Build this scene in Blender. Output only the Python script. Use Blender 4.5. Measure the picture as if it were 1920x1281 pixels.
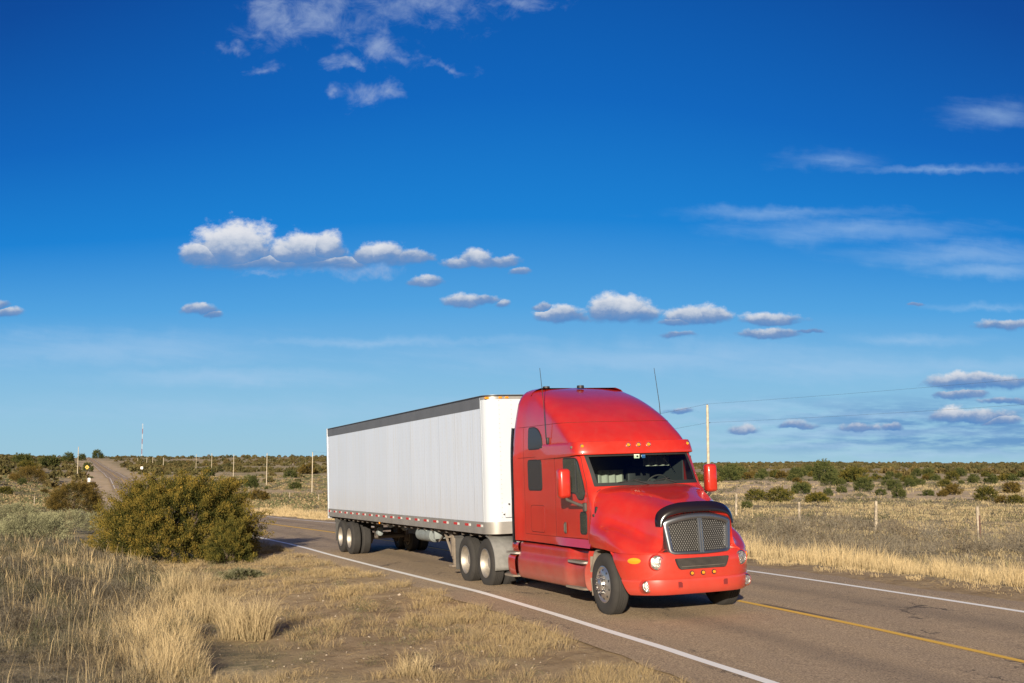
import bpy, bmesh, math, random
import numpy as np
from mathutils import Vector, Matrix
random.seed(7); rng = np.random.default_rng(11)
for o in list(bpy.data.objects): bpy.data.objects.remove(o)
scene = bpy.context.scene
COL = scene.collection
R = math.radians

# ------------------------------------------------------------------ camera
CAMZ = 2.5
FPX = 2157.6                                   # focal length in units of a 1920 wide frame
PITCH = math.atan(230.5 / FPX)
cam_d = bpy.data.cameras.new('camera'); cam = bpy.data.objects.new('camera', cam_d); COL.objects.link(cam)
cam.location = (0, 0, CAMZ); cam.rotation_euler = (R(90) + PITCH, 0, 0)
cam_d.sensor_width = 36; cam_d.lens = 36 * FPX / 1920; cam_d.clip_start = 0.1; cam_d.clip_end = 30000
scene.camera = cam
SUN_AZ, SUN_EL = R(7), R(15)                   # behind the camera, a little to the left, low
SUN = Vector((-math.sin(SUN_AZ) * math.cos(SUN_EL), -math.cos(SUN_AZ) * math.cos(SUN_EL), math.sin(SUN_EL)))
sd = bpy.data.lights.new('sun', 'SUN'); sd.energy = 5.0; sd.angle = R(0.5); sd.color = (1.0, 0.895, 0.72)
so = bpy.data.objects.new('sun', sd); COL.objects.link(so); so.rotation_euler = SUN.to_track_quat('Z', 'Y').to_euler()
so.location = (0, -20, 30)
scene.view_settings.view_transform = 'Standard'; scene.view_settings.look = 'None'
scene.view_settings.exposure = 0.62; scene.view_settings.gamma = 1
scene.cycles.max_bounces = 6; scene.cycles.transparent_max_bounces = 12

# ------------------------------------------------------------------ node helpers
class NT:
    def __init__(s, tree): s.t = tree; s.n = tree.nodes; s.l = tree.links
    def node(s, kind, **kw):
        n = s.n.new(kind)
        for k, v in kw.items(): setattr(n, k, v)
        return n
    def put(s, sock, v):
        if isinstance(v, bpy.types.NodeSocket): s.l.new(v, sock)
        elif v is not None: sock.default_value = v
    def m(s, op, a, b=None, c=None, clamp=False):
        n = s.n.new('ShaderNodeMath'); n.operation = op; n.use_clamp = clamp
        s.put(n.inputs[0], a); s.put(n.inputs[1], b)
        if c is not None: s.put(n.inputs[2], c)
        return n.outputs[0]
    def mr(s, v, a, b, c=0.0, d=1.0, smooth=True):
        n = s.n.new('ShaderNodeMapRange'); n.interpolation_type = 'SMOOTHSTEP' if smooth else 'LINEAR'
        for i, x in enumerate((v, a, b, c, d)): s.put(n.inputs[i], x)
        return n.outputs[0]
    def mix(s, f, a, b, mode='MIX'):
        n = s.n.new('ShaderNodeMix'); n.data_type = 'RGBA'; n.blend_type = mode
        s.put(n.inputs[0], f)
        for i, x in ((6, a), (7, b)):
            if isinstance(x, (tuple, list)): x = tuple(x)[:3] + (1,)
            s.put(n.inputs[i], x)
        return n.outputs[2]
    def noise(s, vec, scale, detail=4, rough=0.5, dist=0.0, out=0):
        n = s.n.new('ShaderNodeTexNoise'); s.put(n.inputs['Vector'], vec)
        n.inputs['Scale'].default_value = scale; n.inputs['Detail'].default_value = detail
        n.inputs['Roughness'].default_value = rough; n.inputs['Distortion'].default_value = dist
        return n.outputs[out]
    def ramp(s, v, stops):
        n = s.n.new('ShaderNodeValToRGB'); s.put(n.inputs[0], v); r = n.color_ramp
        while len(r.elements) < len(stops): r.elements.new(0.5)
        for e, (p, c) in zip(r.elements, stops): e.position = p; e.color = tuple(c)[:3] + (1,)
        return n.outputs[0]
    def xyz(s, vec):
        n = s.n.new('ShaderNodeSeparateXYZ'); s.put(n.inputs[0], vec); return n.outputs
    def comb(s, x, y, z):
        n = s.n.new('ShaderNodeCombineXYZ')
        for i, v in enumerate((x, y, z)): s.put(n.inputs[i], v)
        return n.outputs[0]
def lin(r, g, b):
    f = lambda c: (c / 255 / 12.92) if c / 255 <= 0.04045 else ((c / 255 + 0.055) / 1.055) ** 2.4
    return (f(r), f(g), f(b))

# ------------------------------------------------------------------ sky: daylight sky, deep blue, with clouds at their bearings
world = bpy.data.worlds.new('World'); scene.world = world; world.use_nodes = True
wt = NT(world.node_tree); wt.n.clear()
def uv_of(px, py):                             # bearing and elevation tangents of a sky point
    d = Vector((px - 960, FPX, -(py - 640.5))); c, s_ = math.cos(PITCH), math.sin(PITCH)
    return d.x / (d.y * c - d.z * s_), (d.y * s_ + d.z * c) / (d.y * c - d.z * s_)
tc = wt.node('ShaderNodeTexCoord'); gx, gy, gz = wt.xyz(tc.outputs['Generated'])
ysafe = wt.m('MAXIMUM', gy, 0.05); U = wt.m('DIVIDE', gx, ysafe); V = wt.m('DIVIDE', gz, ysafe)
front = wt.mr(gy, 0.05, 0.3)
sky = wt.node('ShaderNodeTexSky', sky_type='NISHITA'); sky.sun_disc = False
sky.sun_elevation = SUN_EL; sky.sun_rotation = math.atan2(SUN.x, SUN.y); sky.air_density = 1.0; sky.dust_density = 0.3; sky.ozone_density = 2.0
# deep polarised blue: colour by elevation, a little deeper towards the sides
el = wt.m('ADD', gz, wt.m('MULTIPLY', wt.m('MULTIPLY', gx, gx), wt.mr(gz, 0.02, 0.45, 0.0, 0.85)))
blue = wt.ramp(wt.m('MULTIPLY', el, 1.6), [(0.0, lin(156, 198, 217)), (0.05, lin(147, 196, 223)), (0.12, lin(128, 186, 225)), (0.22, lin(78, 161, 223)), (0.34, lin(14, 128, 211)), (0.5, lin(0, 100, 189)), (0.72, lin(0, 72, 155)), (1.0, lin(0, 50, 122))])
EXP = 10.0 / (2 ** 0.62)
blue = wt.mix(1.0, blue, (EXP * 1.0,) * 3, 'MULTIPLY')
base = wt.mix(0.02, blue, sky.outputs[0])
# the half of the sky round the low sun, behind the camera, is bright and warm
dots = wt.m('ADD', wt.m('ADD', wt.m('MULTIPLY', gx, SUN.x), wt.m('MULTIPLY', gy, SUN.y)), wt.m('MULTIPLY', gz, SUN.z))
base = wt.mix(wt.mr(dots, 0.1, 1.0), base, tuple(x * EXP for x in (0.34, 0.29, 0.22)))
# cloud blob group
bg = bpy.data.node_groups.new('cloud_puff', 'ShaderNodeTree')
for nme in ('U', 'V', 'Cu', 'Cv', 'Ru', 'Rup', 'Rdn', 'Gain', 'Best', 'Height'):
    bg.interface.new_socket(nme, in_out='INPUT', socket_type='NodeSocketFloat')
for nme in ('Best', 'Height'): bg.interface.new_socket(nme, in_out='OUTPUT', socket_type='NodeSocketFloat')
g = NT(bg); gi = g.node('NodeGroupInput'); go = g.node('NodeGroupOutput'); I = gi.outputs
du = g.m('DIVIDE', g.m('SUBTRACT', I['U'], I['Cu']), I['Ru']); dv = g.m('SUBTRACT', I['V'], I['Cv'])
up = g.m('GREATER_THAN', dv, 0.0)
rv = g.m('ADD', g.m('MULTIPLY', up, I['Rup']), g.m('MULTIPLY', g.m('SUBTRACT', 1.0, up), I['Rdn']))
dvn = g.m('DIVIDE', dv, rv)
e = g.m('MULTIPLY', g.m('SUBTRACT', 1.0, g.m('SQRT', g.m('ADD', g.m('MULTIPLY', du, du), g.m('MULTIPLY', dvn, dvn)))), I['Gain'])
best = g.m('GREATER_THAN', e, I['Best'])
hgt = g.m('DIVIDE', dv, g.m('ADD', g.m('MULTIPLY', I['Rup'], 0.55), 0.0075))
g.put(go.inputs[0], g.m('SMOOTH_MAX', e, I['Best'], 0.12))
g.put(go.inputs[1], g.m('ADD', g.m('MULTIPLY', best, hgt), g.m('MULTIPLY', g.m('SUBTRACT', 1.0, best), I['Height'])))
def chain(blobs, uu, vv):
    B, H = -3.0, 0.0
    for (px, py, rx, ru, rd, gain) in blobs:
        cu, cv = uv_of(px, py); n = wt.node('ShaderNodeGroup'); n.node_tree = bg
        for k, v in (('U', uu), ('V', vv), ('Cu', cu), ('Cv', cv), ('Ru', rx / FPX), ('Rup', ru / FPX), ('Rdn', rd / FPX), ('Gain', gain), ('Best', B), ('Height', H)):
            wt.put(n.inputs[k], v)
        B, H = n.outputs[0], n.outputs[1]
    return B, H
cum = [(500, 494, 150, 20, 20, .9), (600, 494, 130, 16, 18, .9), (440, 484, 90, 74, 24, 1), (385, 486, 56, 34, 14, 1), (468, 480, 44, 50, 24, 1), (575, 486, 88, 52, 28, 1), (610, 478, 46, 46, 16, 1), (535, 484, 40, 34, 20, 1),
       (715, 488, 66, 34, 14, 1), (688, 486, 34, 34, 12, 1), (775, 489, 44, 24, 10, 1), (640, 497, 60, 10, 14, .7),
       (893, 495, 44, 28, 10, 1), (865, 498, 36, 18, 8, 1), (940, 494, 40, 16, 9, .9), (975, 512, 26, 10, 7, .9), (798, 533, 34, 18, 9, 1), (868, 568, 40, 20, 9, .9), (905, 566, 34, 12, 8, .8), (943, 574, 18, 10, 7, .6),
       (376, 585, 42, 17, 10, 1), (400, 592, 26, 12, 8, .9), (8, 590, 34, 16, 9, 1), (2, 572, 20, 12, 10, .8),
       (1168, 592, 68, 42, 18, 1), (1140, 590, 38, 40, 12, 1), (1205, 592, 34, 26, 20, 1), (1055, 596, 56, 26, 10, .95), (1016, 576, 18, 10, 7, .8), (1305, 601, 66, 28, 12, 1), (1330, 599, 40, 30, 10, 1), (1270, 606, 40, 12, 8, .9),
       (1450, 605, 62, 20, 8, .95), (1445, 630, 66, 16, 8, .9), (1520, 626, 34, 6, 4, .7), (1270, 630, 36, 8, 7, .6),
       (1820, 722, 96, 24, 14, 1), (1870, 720, 90, 18, 16, 1), (1800, 742, 60, 14, 8, .95), (1890, 755, 56, 10, 6, .9), (1820, 788, 86, 22, 9, 1), (1790, 786, 50, 24, 6, 1), (1875, 794, 40, 14, 6, .9),
       (1395, 808, 30, 14, 4, .75), (1490, 800, 46, 12, 4, .7), (1615, 806, 40, 14, 4, .8), (1672, 806, 20, 13, 5, .9), (1275, 772, 34, 9, 5, .7), (1880, 612, 60, 14, 10, .7), (1716, 572, 14, 5, 3, .7)]
wisp = [(505, 35, 60, 60, 60, .9), (590, 30, 90, 70, 50, .9), (660, 45, 46, 50, 40, .7), (760, 8, 150, 60, 46, .55), (850, 20, 70, 30, 36, .5), (960, 2, 90, 12, 14, .6), (712, 90, 58, 44, 26, .95), (655, 128, 44, 20, 12, .9), (745, 110, 40, 10, 20, .6),
        (497, 130, 40, 18, 16, .9), (430, 94, 34, 14, 16, .7), (838, 127, 42, 12, 10, .8), (680, 175, 44, 24, 28, .75), (733, 172, 30, 22, 16, .75), (628, 175, 18, 12, 8, .6), (490, 518, 30, 10, 6, .6), (600, 500, 120, 14, 14, .55), (690, 510, 70, 14, 12, .6)]
cir = [(1470, 398, 210, 12, 16, .8), (1600, 430, 220, 22, 26, .8), (1790, 480, 190, 30, 26, 1), (1850, 508, 120, 18, 16, 1.1), (1560, 300, 90, 18, 14, .7), (1780, 316, 190, 9, 8, .9), (1860, 215, 90, 30, 26, .9), (1700, 640, 140, 14, 12, .8),
       (200, 655, 380, 36, 34, .9), (430, 705, 280, 18, 22, 1.1), (1250, 672, 480, 34, 32, 1.0), (1550, 690, 320, 30, 28, .9), (700, 640, 340, 10, 10, .8), (1860, 575, 120, 8, 6, .7), (80, 635, 160, 10, 10, .5), (600, 770, 700, 20, 20, .35),
       (1560, 812, 380, 14, 12, 1.1), (1480, 836, 320, 9, 8, 1.0), (1650, 778, 300, 12, 9, .9), (1750, 852, 320, 9, 8, .9), (1380, 762, 260, 14, 12, .8), (1820, 690, 200, 20, 16, .8), (1400, 790, 200, 9, 8, 1.0)]
def near(bl, box, mx, my):
    x0, y0, x1, y1 = box; return [q for q in bl if q[0] + q[2] * mx + 30 > x0 and q[0] - q[2] * mx - 30 < x1 and q[1] + q[4] * my + 25 > y0 and q[1] - q[3] * my - 25 < y1]
def sky_closure(box):
    """sky with the clouds whose bearings fall in this part of the sky"""
    cu_, wi_, ci_ = near(cum, box, 1.5, 1.6), near(wisp, box, 1.7, 1.9), near(cir, box, 1.4, 2.2)
    c = base; uvw = wt.comb(U, V, 0.0)
    wx, wy, _ = wt.xyz(wt.noise(uvw, 34, 4, 0.6, 0, 1))
    dx = wt.m('SUBTRACT', wx, 0.5); dy = wt.m('SUBTRACT', wy, 0.5)
    if box[3] > 700:
        nl = wt.noise(wt.comb(wt.m('MULTIPLY', U, 1.2), wt.m('MULTIPLY', V, 9.0), 6.0), 13, 5, 0.6)
        bank = wt.m('MULTIPLY', wt.m('MULTIPLY', wt.mr(U, 0.12, 0.34), wt.m('MULTIPLY', wt.mr(V, 0.002, 0.02), wt.mr(V, 0.07, 0.035))), wt.mr(nl, 0.36, 0.60))
        c = wt.mix(wt.m('MULTIPLY', bank, 0.85), c, tuple(x * EXP for x in lin(96, 146, 198)))
    if ci_:
        rot = wt.m('ADD', V, wt.m('MULTIPLY', U, 0.10))
        B3, _h = chain(ci_, U, wt.m('ADD', V, wt.m('MULTIPLY', dy, 0.018)))
        ns = wt.noise(wt.comb(wt.m('MULTIPLY', U, 0.9), wt.m('MULTIPLY', rot, 5.0), 2.0), 14, 6, 0.62, 0.3)
        a3 = wt.m('MULTIPLY', wt.mr(wt.m('ADD', B3, wt.m('MULTIPLY', wt.m('SUBTRACT', ns, 0.5), 1.5)), -0.45, 1.45), 0.47)
        c = wt.mix(a3, c, tuple(x * EXP for x in lin(176, 206, 236)))
    if wi_:
        B2, _h = chain(wi_, wt.m('ADD', U, wt.m('MULTIPLY', dx, 0.05)), wt.m('ADD', V, wt.m('MULTIPLY', dy, 0.035)))
        nw = wt.noise(wt.comb(U, wt.m('MULTIPLY', V, 1.3), 8.0), 34, 7, 0.66, 0.5)
        a2 = wt.m('MULTIPLY', wt.mr(wt.m('ADD', B2, wt.m('MULTIPLY', wt.m('SUBTRACT', nw, 0.5), 2.6)), -0.2, 1.35), 0.60)
        c = wt.mix(a2, c, tuple(x * EXP for x in lin(170, 188, 218)))
    if cu_:
        uu = wt.m('ADD', U, wt.m('MULTIPLY', dx, 0.016)); vv = wt.m('ADD', V, wt.m('MULTIPLY', dy, 0.012))
        nb = wt.noise(wt.comb(U, wt.m('MULTIPLY', V, 1.4), 0.3), 46, 7, 0.64)
        B, Hh = chain(cu_, uu, vv)
        low = wt.mr(Hh, 0.15, -0.6)                         # ragged, thin undersides
        a1 = wt.mr(wt.m('ADD', wt.m('ADD', B, wt.m('MULTIPLY', wt.m('SUBTRACT', nb, 0.5), 1.25)), wt.m('MULTIPLY', low, -0.10)), -0.14, wt.m('ADD', 0.30, wt.m('MULTIPLY', low, 0.7)))
        lit = wt.mr(wt.m('ADD', Hh, wt.m('MULTIPLY', wt.m('SUBTRACT', nb, 0.5), 1.1)), -0.30, 1.0)
        ccol = wt.ramp(lit, [(0, lin(88, 138, 196)), (0.3, lin(124, 152, 194)), (0.6, lin(184, 195, 213)), (1, lin(230, 231, 235))])
        c = wt.mix(wt.m('MULTIPLY', a1, 0.95), c, wt.mix(1.0, ccol, (EXP,) * 3, 'MULTIPLY'))
    n = wt.node('ShaderNodeBackground'); wt.put(n.inputs[0], c); n.inputs[1].default_value = 0.10; return n.outputs[0]
def split(test, a, b):
    n = wt.node('ShaderNodeMixShader'); wt.put(n.inputs[0], test); wt.put(n.inputs[1], a); wt.put(n.inputs[2], b); return n.outputs[0]
def above(py): return wt.m('GREATER_THAN', V, uv_of(960, py)[1])
def right_of(px): return wt.m('GREATER_THAN', U, uv_of(px, 870)[0])
XS = [-200, 520, 1000, 1400, 2200]; 
def rowsky(y0, y1):
    c = [sky_closure((XS[i], y0, XS[i + 1], y1)) for i in range(4)]
    return split(right_of(1000), split(right_of(520), c[0], c[1]), split(right_of(1400), c[2], c[3]))
body = split(above(660), rowsky(660, 1400), split(above(360), rowsky(360, 660), rowsky(-600, 360)))
plain = wt.node('ShaderNodeBackground'); wt.put(plain.inputs[0], base); plain.inputs[1].default_value = 0.10
visible = wt.m('MULTIPLY', wt.m('GREATER_THAN', gy, 0.3), wt.m('LESS_THAN', gz, 0.62))
final = split(visible, plain.outputs[0], body)
wo = wt.node('ShaderNodeOutputWorld'); wt.l.new(final, wo.inputs[0])
world.cycles.sampling_method = 'NONE'

# ------------------------------------------------------------------ truck frame
TM = np.array([[0.35932327, 0.9325837, -0.03426995], [-0.93306373, 0.35968053, 0.00468911], [0.01669922, 0.03029114, 0.99940161]])
TT = np.array([2.6903, 20.2133, -2.5004 + CAMZ])
def tw(x, y, z=0): return TM @ np.array([x, y, z]) + TT

# ------------------------------------------------------------------ materials
def mat(name, color=(.5, .5, .5), rough=0.6, metal=0.0, coat=0.0, spec=0.5, var=0.0, vscale=3.0, dirt=None, bump=0.0, bscale=40, emit=None, coatr=0.05):
    m = bpy.data.materials.new(name); m.use_nodes = True; t = NT(m.node_tree); p = t.n['Principled BSDF']
    tcx = t.node('ShaderNodeTexCoord').outputs['Object']
    c = tuple(color) + (1,)
    if var > 0:
        n = t.noise(tcx, vscale, 6, 0.6)
        c = t.mix(t.mr(n, 0.3, 0.7), tuple(x * (1 - var) for x in color), tuple(min(1, x * (1 + var)) for x in color))
    if dirt:                                  # dust film: (colour, amount, z_low, z_high) in object space
        dc, amt, z0, z1 = dirt; _, _, oz = t.xyz(tcx)
        n2 = t.noise(tcx, 5.0, 8, 0.7, 0.5)
        f = t.m('MULTIPLY', t.m('ADD', t.mr(oz, z0, z1, 1.0, 0.12), t.m('MULTIPLY', t.m('SUBTRACT', n2, 0.5), 1.1)), amt, clamp=True)
        c = t.mix(f, c if not isinstance(c, tuple) else c[:3], dc)
        rr = t.m('ADD', rough, t.m('MULTIPLY', f, 0.5), clamp=True); t.put(p.inputs['Roughness'], rr)
    else: p.inputs['Roughness'].default_value = rough
    t.put(p.inputs['Base Color'], c)
    p.inputs['Metallic'].default_value = metal; p.inputs['Coat Weight'].default_value = coat; p.inputs['Coat Roughness'].default_value = coatr
    p.inputs['Specular IOR Level'].default_value = spec
    if bump > 0:
        b = t.node('ShaderNodeBump'); b.inputs['Strength'].default_value = bump; b.inputs['Distance'].default_value = 0.02
        t.put(b.inputs['Height'], t.noise(tcx, bscale, 5, 0.6)); t.put(p.inputs['Normal'], b.outputs[0])
    if emit: p.inputs['Emission Color'].default_value = tuple(emit[0]) + (1,); p.inputs['Emission Strength'].default_value = emit[1]
    return m
DUST = (0.30, 0.22, 0.16)
M = {}
M['red'] = mat('red_paint', (0.455, 0.018, 0.007), 0.36, coat=0.9, coatr=0.05, var=0.06, vscale=1.5, dirt=(DUST, 0.14, 0.3, 1.3))
M['red_low'] = mat('dusty_red_paint', (0.36, 0.017, 0.010), 0.42, coat=0.35, coatr=0.2, var=0.08, vscale=3, dirt=(DUST, 0.42, 0.3, 1.0))
M['seam'] = mat('dark_seam', (0.09, 0.01, 0.01), 0.7)
M['black'] = mat('black_rubber', (0.02, 0.02, 0.021), 0.55, var=0.2)
M['blackp'] = mat('smoked_plastic', (0.010, 0.006, 0.008), 0.22, coat=0.3, coatr=0.1)
M['chassis'] = mat('chassis_steel', (0.035, 0.033, 0.032), 0.7, var=0.4, vscale=4, dirt=(DUST, 0.3, -1, 3))
M['dusty'] = mat('dusty_steel', (0.14, 0.125, 0.105), 0.8, var=0.3, vscale=5, dirt=(DUST, 0.5, -1, 3))
M['tyre'] = mat('tyre_rubber', (0.022, 0.021, 0.021), 0.8, var=0.2, vscale=6, dirt=((0.075, 0.063, 0.053), 0.25, -1, 3), bump=0.15, bscale=60)
M['alu'] = mat('polished_aluminium', (0.62, 0.60, 0.57), 0.28, metal=0.9, var=0.12, vscale=8, dirt=((0.45, 0.38, 0.3), 0.25, -1, 3))
M['rim'] = mat('dull_aluminium', (0.44, 0.42, 0.39), 0.38, metal=0.85, var=0.15, vscale=6, dirt=((0.42, 0.35, 0.28), 0.45, -1, 3))
M['chrome'] = mat('chrome', (0.8, 0.8, 0.8), 0.12, metal=1.0)
M['bezel'] = mat('satin_grey_metal', (0.25, 0.26, 0.29), 0.27, metal=0.9, coat=0.3)
M['amber'] = mat('amber_lens', (0.85, 0.28, 0.015), 0.2, coat=0.8)
M['redlens'] = mat('red_lens', (0.5, 0.02, 0.01), 0.2, coat=0.8)
M['lens'] = mat('clear_lamp_lens', (0.55, 0.50, 0.46), 0.16, metal=0.75, coat=1.0, coatr=0.02, var=0.6, vscale=24, bump=0.8, bscale=40)
M['darkglass'] = mat('dark_side_glass', (0.030, 0.042, 0.042), 0.06, coat=1.0, coatr=0.02)
M['mesh_dark'] = mat('dark_net', (0.03, 0.026, 0.025), 0.5, coat=0.4, coatr=0.15)
M['white'] = mat('trailer_white', (0.50, 0.535, 0.60), 0.36, coat=0.2, coatr=0.2, var=0.025, vscale=1.2, dirt=((0.55, 0.50, 0.43), 0.16, 1.0, 3.0))
M['railgrey'] = mat('dull_aluminium_rail', (0.36, 0.35, 0.335), 0.45, metal=0.45, var=0.12, vscale=2, dirt=(DUST, 0.3, 0.9, 1.6))
M['topgrey'] = mat('grey_top_band', (0.115, 0.12, 0.135), 0.55, var=0.08, vscale=1.5)
M['cloth'] = mat('grey_curtain', (0.36, 0.36, 0.30), 0.9)
M['fender'] = mat('dull_fender', (0.20, 0.195, 0.185), 0.6, var=0.2, vscale=4)
M['flap'] = mat('mud_flap_rubber', (0.055, 0.052, 0.05), 0.8, var=0.25)
M['interior'] = mat('dark_interior', (0.045, 0.05, 0.05), 0.8)
M['sticker'] = mat('pale_sticker', (0.75, 0.8, 0.62), 0.6); M['bluest'] = mat('blue_sticker', (0.03, 0.12, 0.32), 0.6)
M['tape_r'] = mat('red_reflective_tape', (0.55, 0.03, 0.035), 0.35); M['tape_w'] = mat('white_reflective_tape', (0.75, 0.75, 0.72), 0.35)
M['tank'] = mat('blue_grey_tank', (0.19, 0.23, 0.24), 0.6, var=0.2, vscale=5, dirt=(DUST, 0.25, -1, 3))
def glass_mat():
    m = bpy.data.materials.new('windshield_glass'); m.use_nodes = True; t = NT(m.node_tree); t.n.clear()
    tr = t.node('ShaderNodeBsdfTransparent'); tr.inputs[0].default_value = (0.74, 0.82, 0.80, 1)
    gl = t.node('ShaderNodeBsdfGlossy'); gl.inputs['Roughness'].default_value = 0.02; gl.inputs[0].default_value = (0.75, 0.8, 0.85, 1)
    fr = t.node('ShaderNodeFresnel'); fr.inputs[0].default_value = 1.45
    mx = t.node('ShaderNodeMixShader'); t.put(mx.inputs[0], fr.outputs[0]); t.put(mx.inputs[1], tr.outputs[0]); t.put(mx.inputs[2], gl.outputs[0])
    o = t.node('ShaderNodeOutputMaterial'); t.put(o.inputs[0], mx.outputs[0]); return m
M['glass'] = glass_mat()
def grille_mat():
    m = bpy.data.materials.new('woven_wire_mesh'); m.use_nodes = True; t = NT(m.node_tree); p = t.n['Principled BSDF']
    x, y, z = t.xyz(t.node('ShaderNodeTexCoord').outputs['Object'])
    row = t.m('FLOOR', t.m('DIVIDE', z, .034)); a = t.m('SINE', t.m('ADD', t.m('MULTIPLY', y, 150.0), t.m('MULTIPLY', row, math.pi))); b = t.m('ABSOLUTE', t.m('SINE', t.m('MULTIPLY', z, math.pi / .034)))
    f = t.mr(t.m('MULTIPLY', a, b), 0.05, 0.6)
    t.put(p.inputs['Base Color'], t.mix(f, (0.012, 0.011, 0.010), (0.17, 0.16, 0.15)))
    t.put(p.inputs['Metallic'], t.m('MULTIPLY', f, 0.2)); p.inputs['Roughness'].default_value = 0.4
    bp = t.node('ShaderNodeBump'); bp.inputs['Distance'].default_value = 0.01; bp.inputs['Strength'].default_value = 0.6
    t.put(bp.inputs['Height'], f); t.put(p.inputs['Normal'], bp.outputs[0]); return m
M['grille'] = grille_mat()
def trailer_side_mat():                        # corrugated-look panel skin: seams every 1.24 m and fine rivet rows
    m = bpy.data.materials.new('trailer_panel_skin'); m.use_nodes = True; t = NT(m.node_tree); p = t.n['Principled BSDF']
    co = t.node('ShaderNodeTexCoord').outputs['Object']; x, y, z = t.xyz(co)
    fx = t.m('FRACT', t.m('DIVIDE', t.m('ADD', x, 30.0), 1.24)); seam = t.m('SUBTRACT', 1.0, t.mr(t.m('ABSOLUTE', t.m('SUBTRACT', fx, 0.5)), 0.0, 0.018))
    rx = t.m('FRACT', t.m('DIVIDE', t.m('ADD', x, 30.0), 0.31)); rz = t.m('FRACT', t.m('DIVIDE', z, 0.10))
    riv = t.m('MULTIPLY', t.mr(t.m('ABSOLUTE', t.m('SUBTRACT', rx, 0.5)), 0.07, 0.03), t.mr(t.m('ABSOLUTE', t.m('SUBTRACT', rz, 0.5)), 0.30, 0.1))
    pan = t.m('FLOOR', t.m('DIVIDE', t.m('ADD', x, 30.62), 1.24))
    wn = t.node('ShaderNodeTexWhiteNoise', noise_dimensions='1D'); t.put(wn.inputs['W'], pan)
    st = t.noise(t.comb(t.m('MULTIPLY', x, 3.0), y, t.m('MULTIPLY', z, 0.15)), 3.0, 6, 0.6)
    c = t.mix(t.m('MULTIPLY', wn.outputs[0], 0.5), (0.63, 0.69, 0.82), (0.57, 0.63, 0.75))
    c = t.mix(t.m('MULTIPLY', t.mr(st, 0.45, 0.75), 0.35), c, (0.60, 0.59, 0.57))
    c = t.mix(t.m('MULTIPLY', seam, 0.4), c, (0.45, 0.45, 0.46)); c = t.mix(t.m('MULTIPLY', riv, 0.22), c, (0.42, 0.42, 0.43))
    c = t.mix(t.m('MULTIPLY', t.m('ADD', t.mr(z, 1.3, 2.4, 1.0, 0.0), t.m('MULTIPLY', t.m('SUBTRACT', st, .5), .8)), 0.22, clamp=True), c, (0.52, 0.46, 0.39))
    t.put(p.inputs['Base Color'], c); p.inputs['Roughness'].default_value = 0.38
    wv = t.noise(t.comb(t.m('MULTIPLY', x, 1.0), 0.0, t.m('MULTIPLY', z, 0.35)), 2.2, 3, 0.5)
    bp = t.node('ShaderNodeBump'); bp.inputs['Distance'].default_value = 0.012; bp.inputs['Strength'].default_value = 0.7
    t.put(bp.inputs['Height'], t.m('ADD', t.m('ADD', wv, t.m('MULTIPLY', riv, 0.12)), t.m('MULTIPLY', seam, 0.6))); t.put(p.inputs['Normal'], bp.outputs[0]); return m
M['skin'] = trailer_side_mat()

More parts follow.
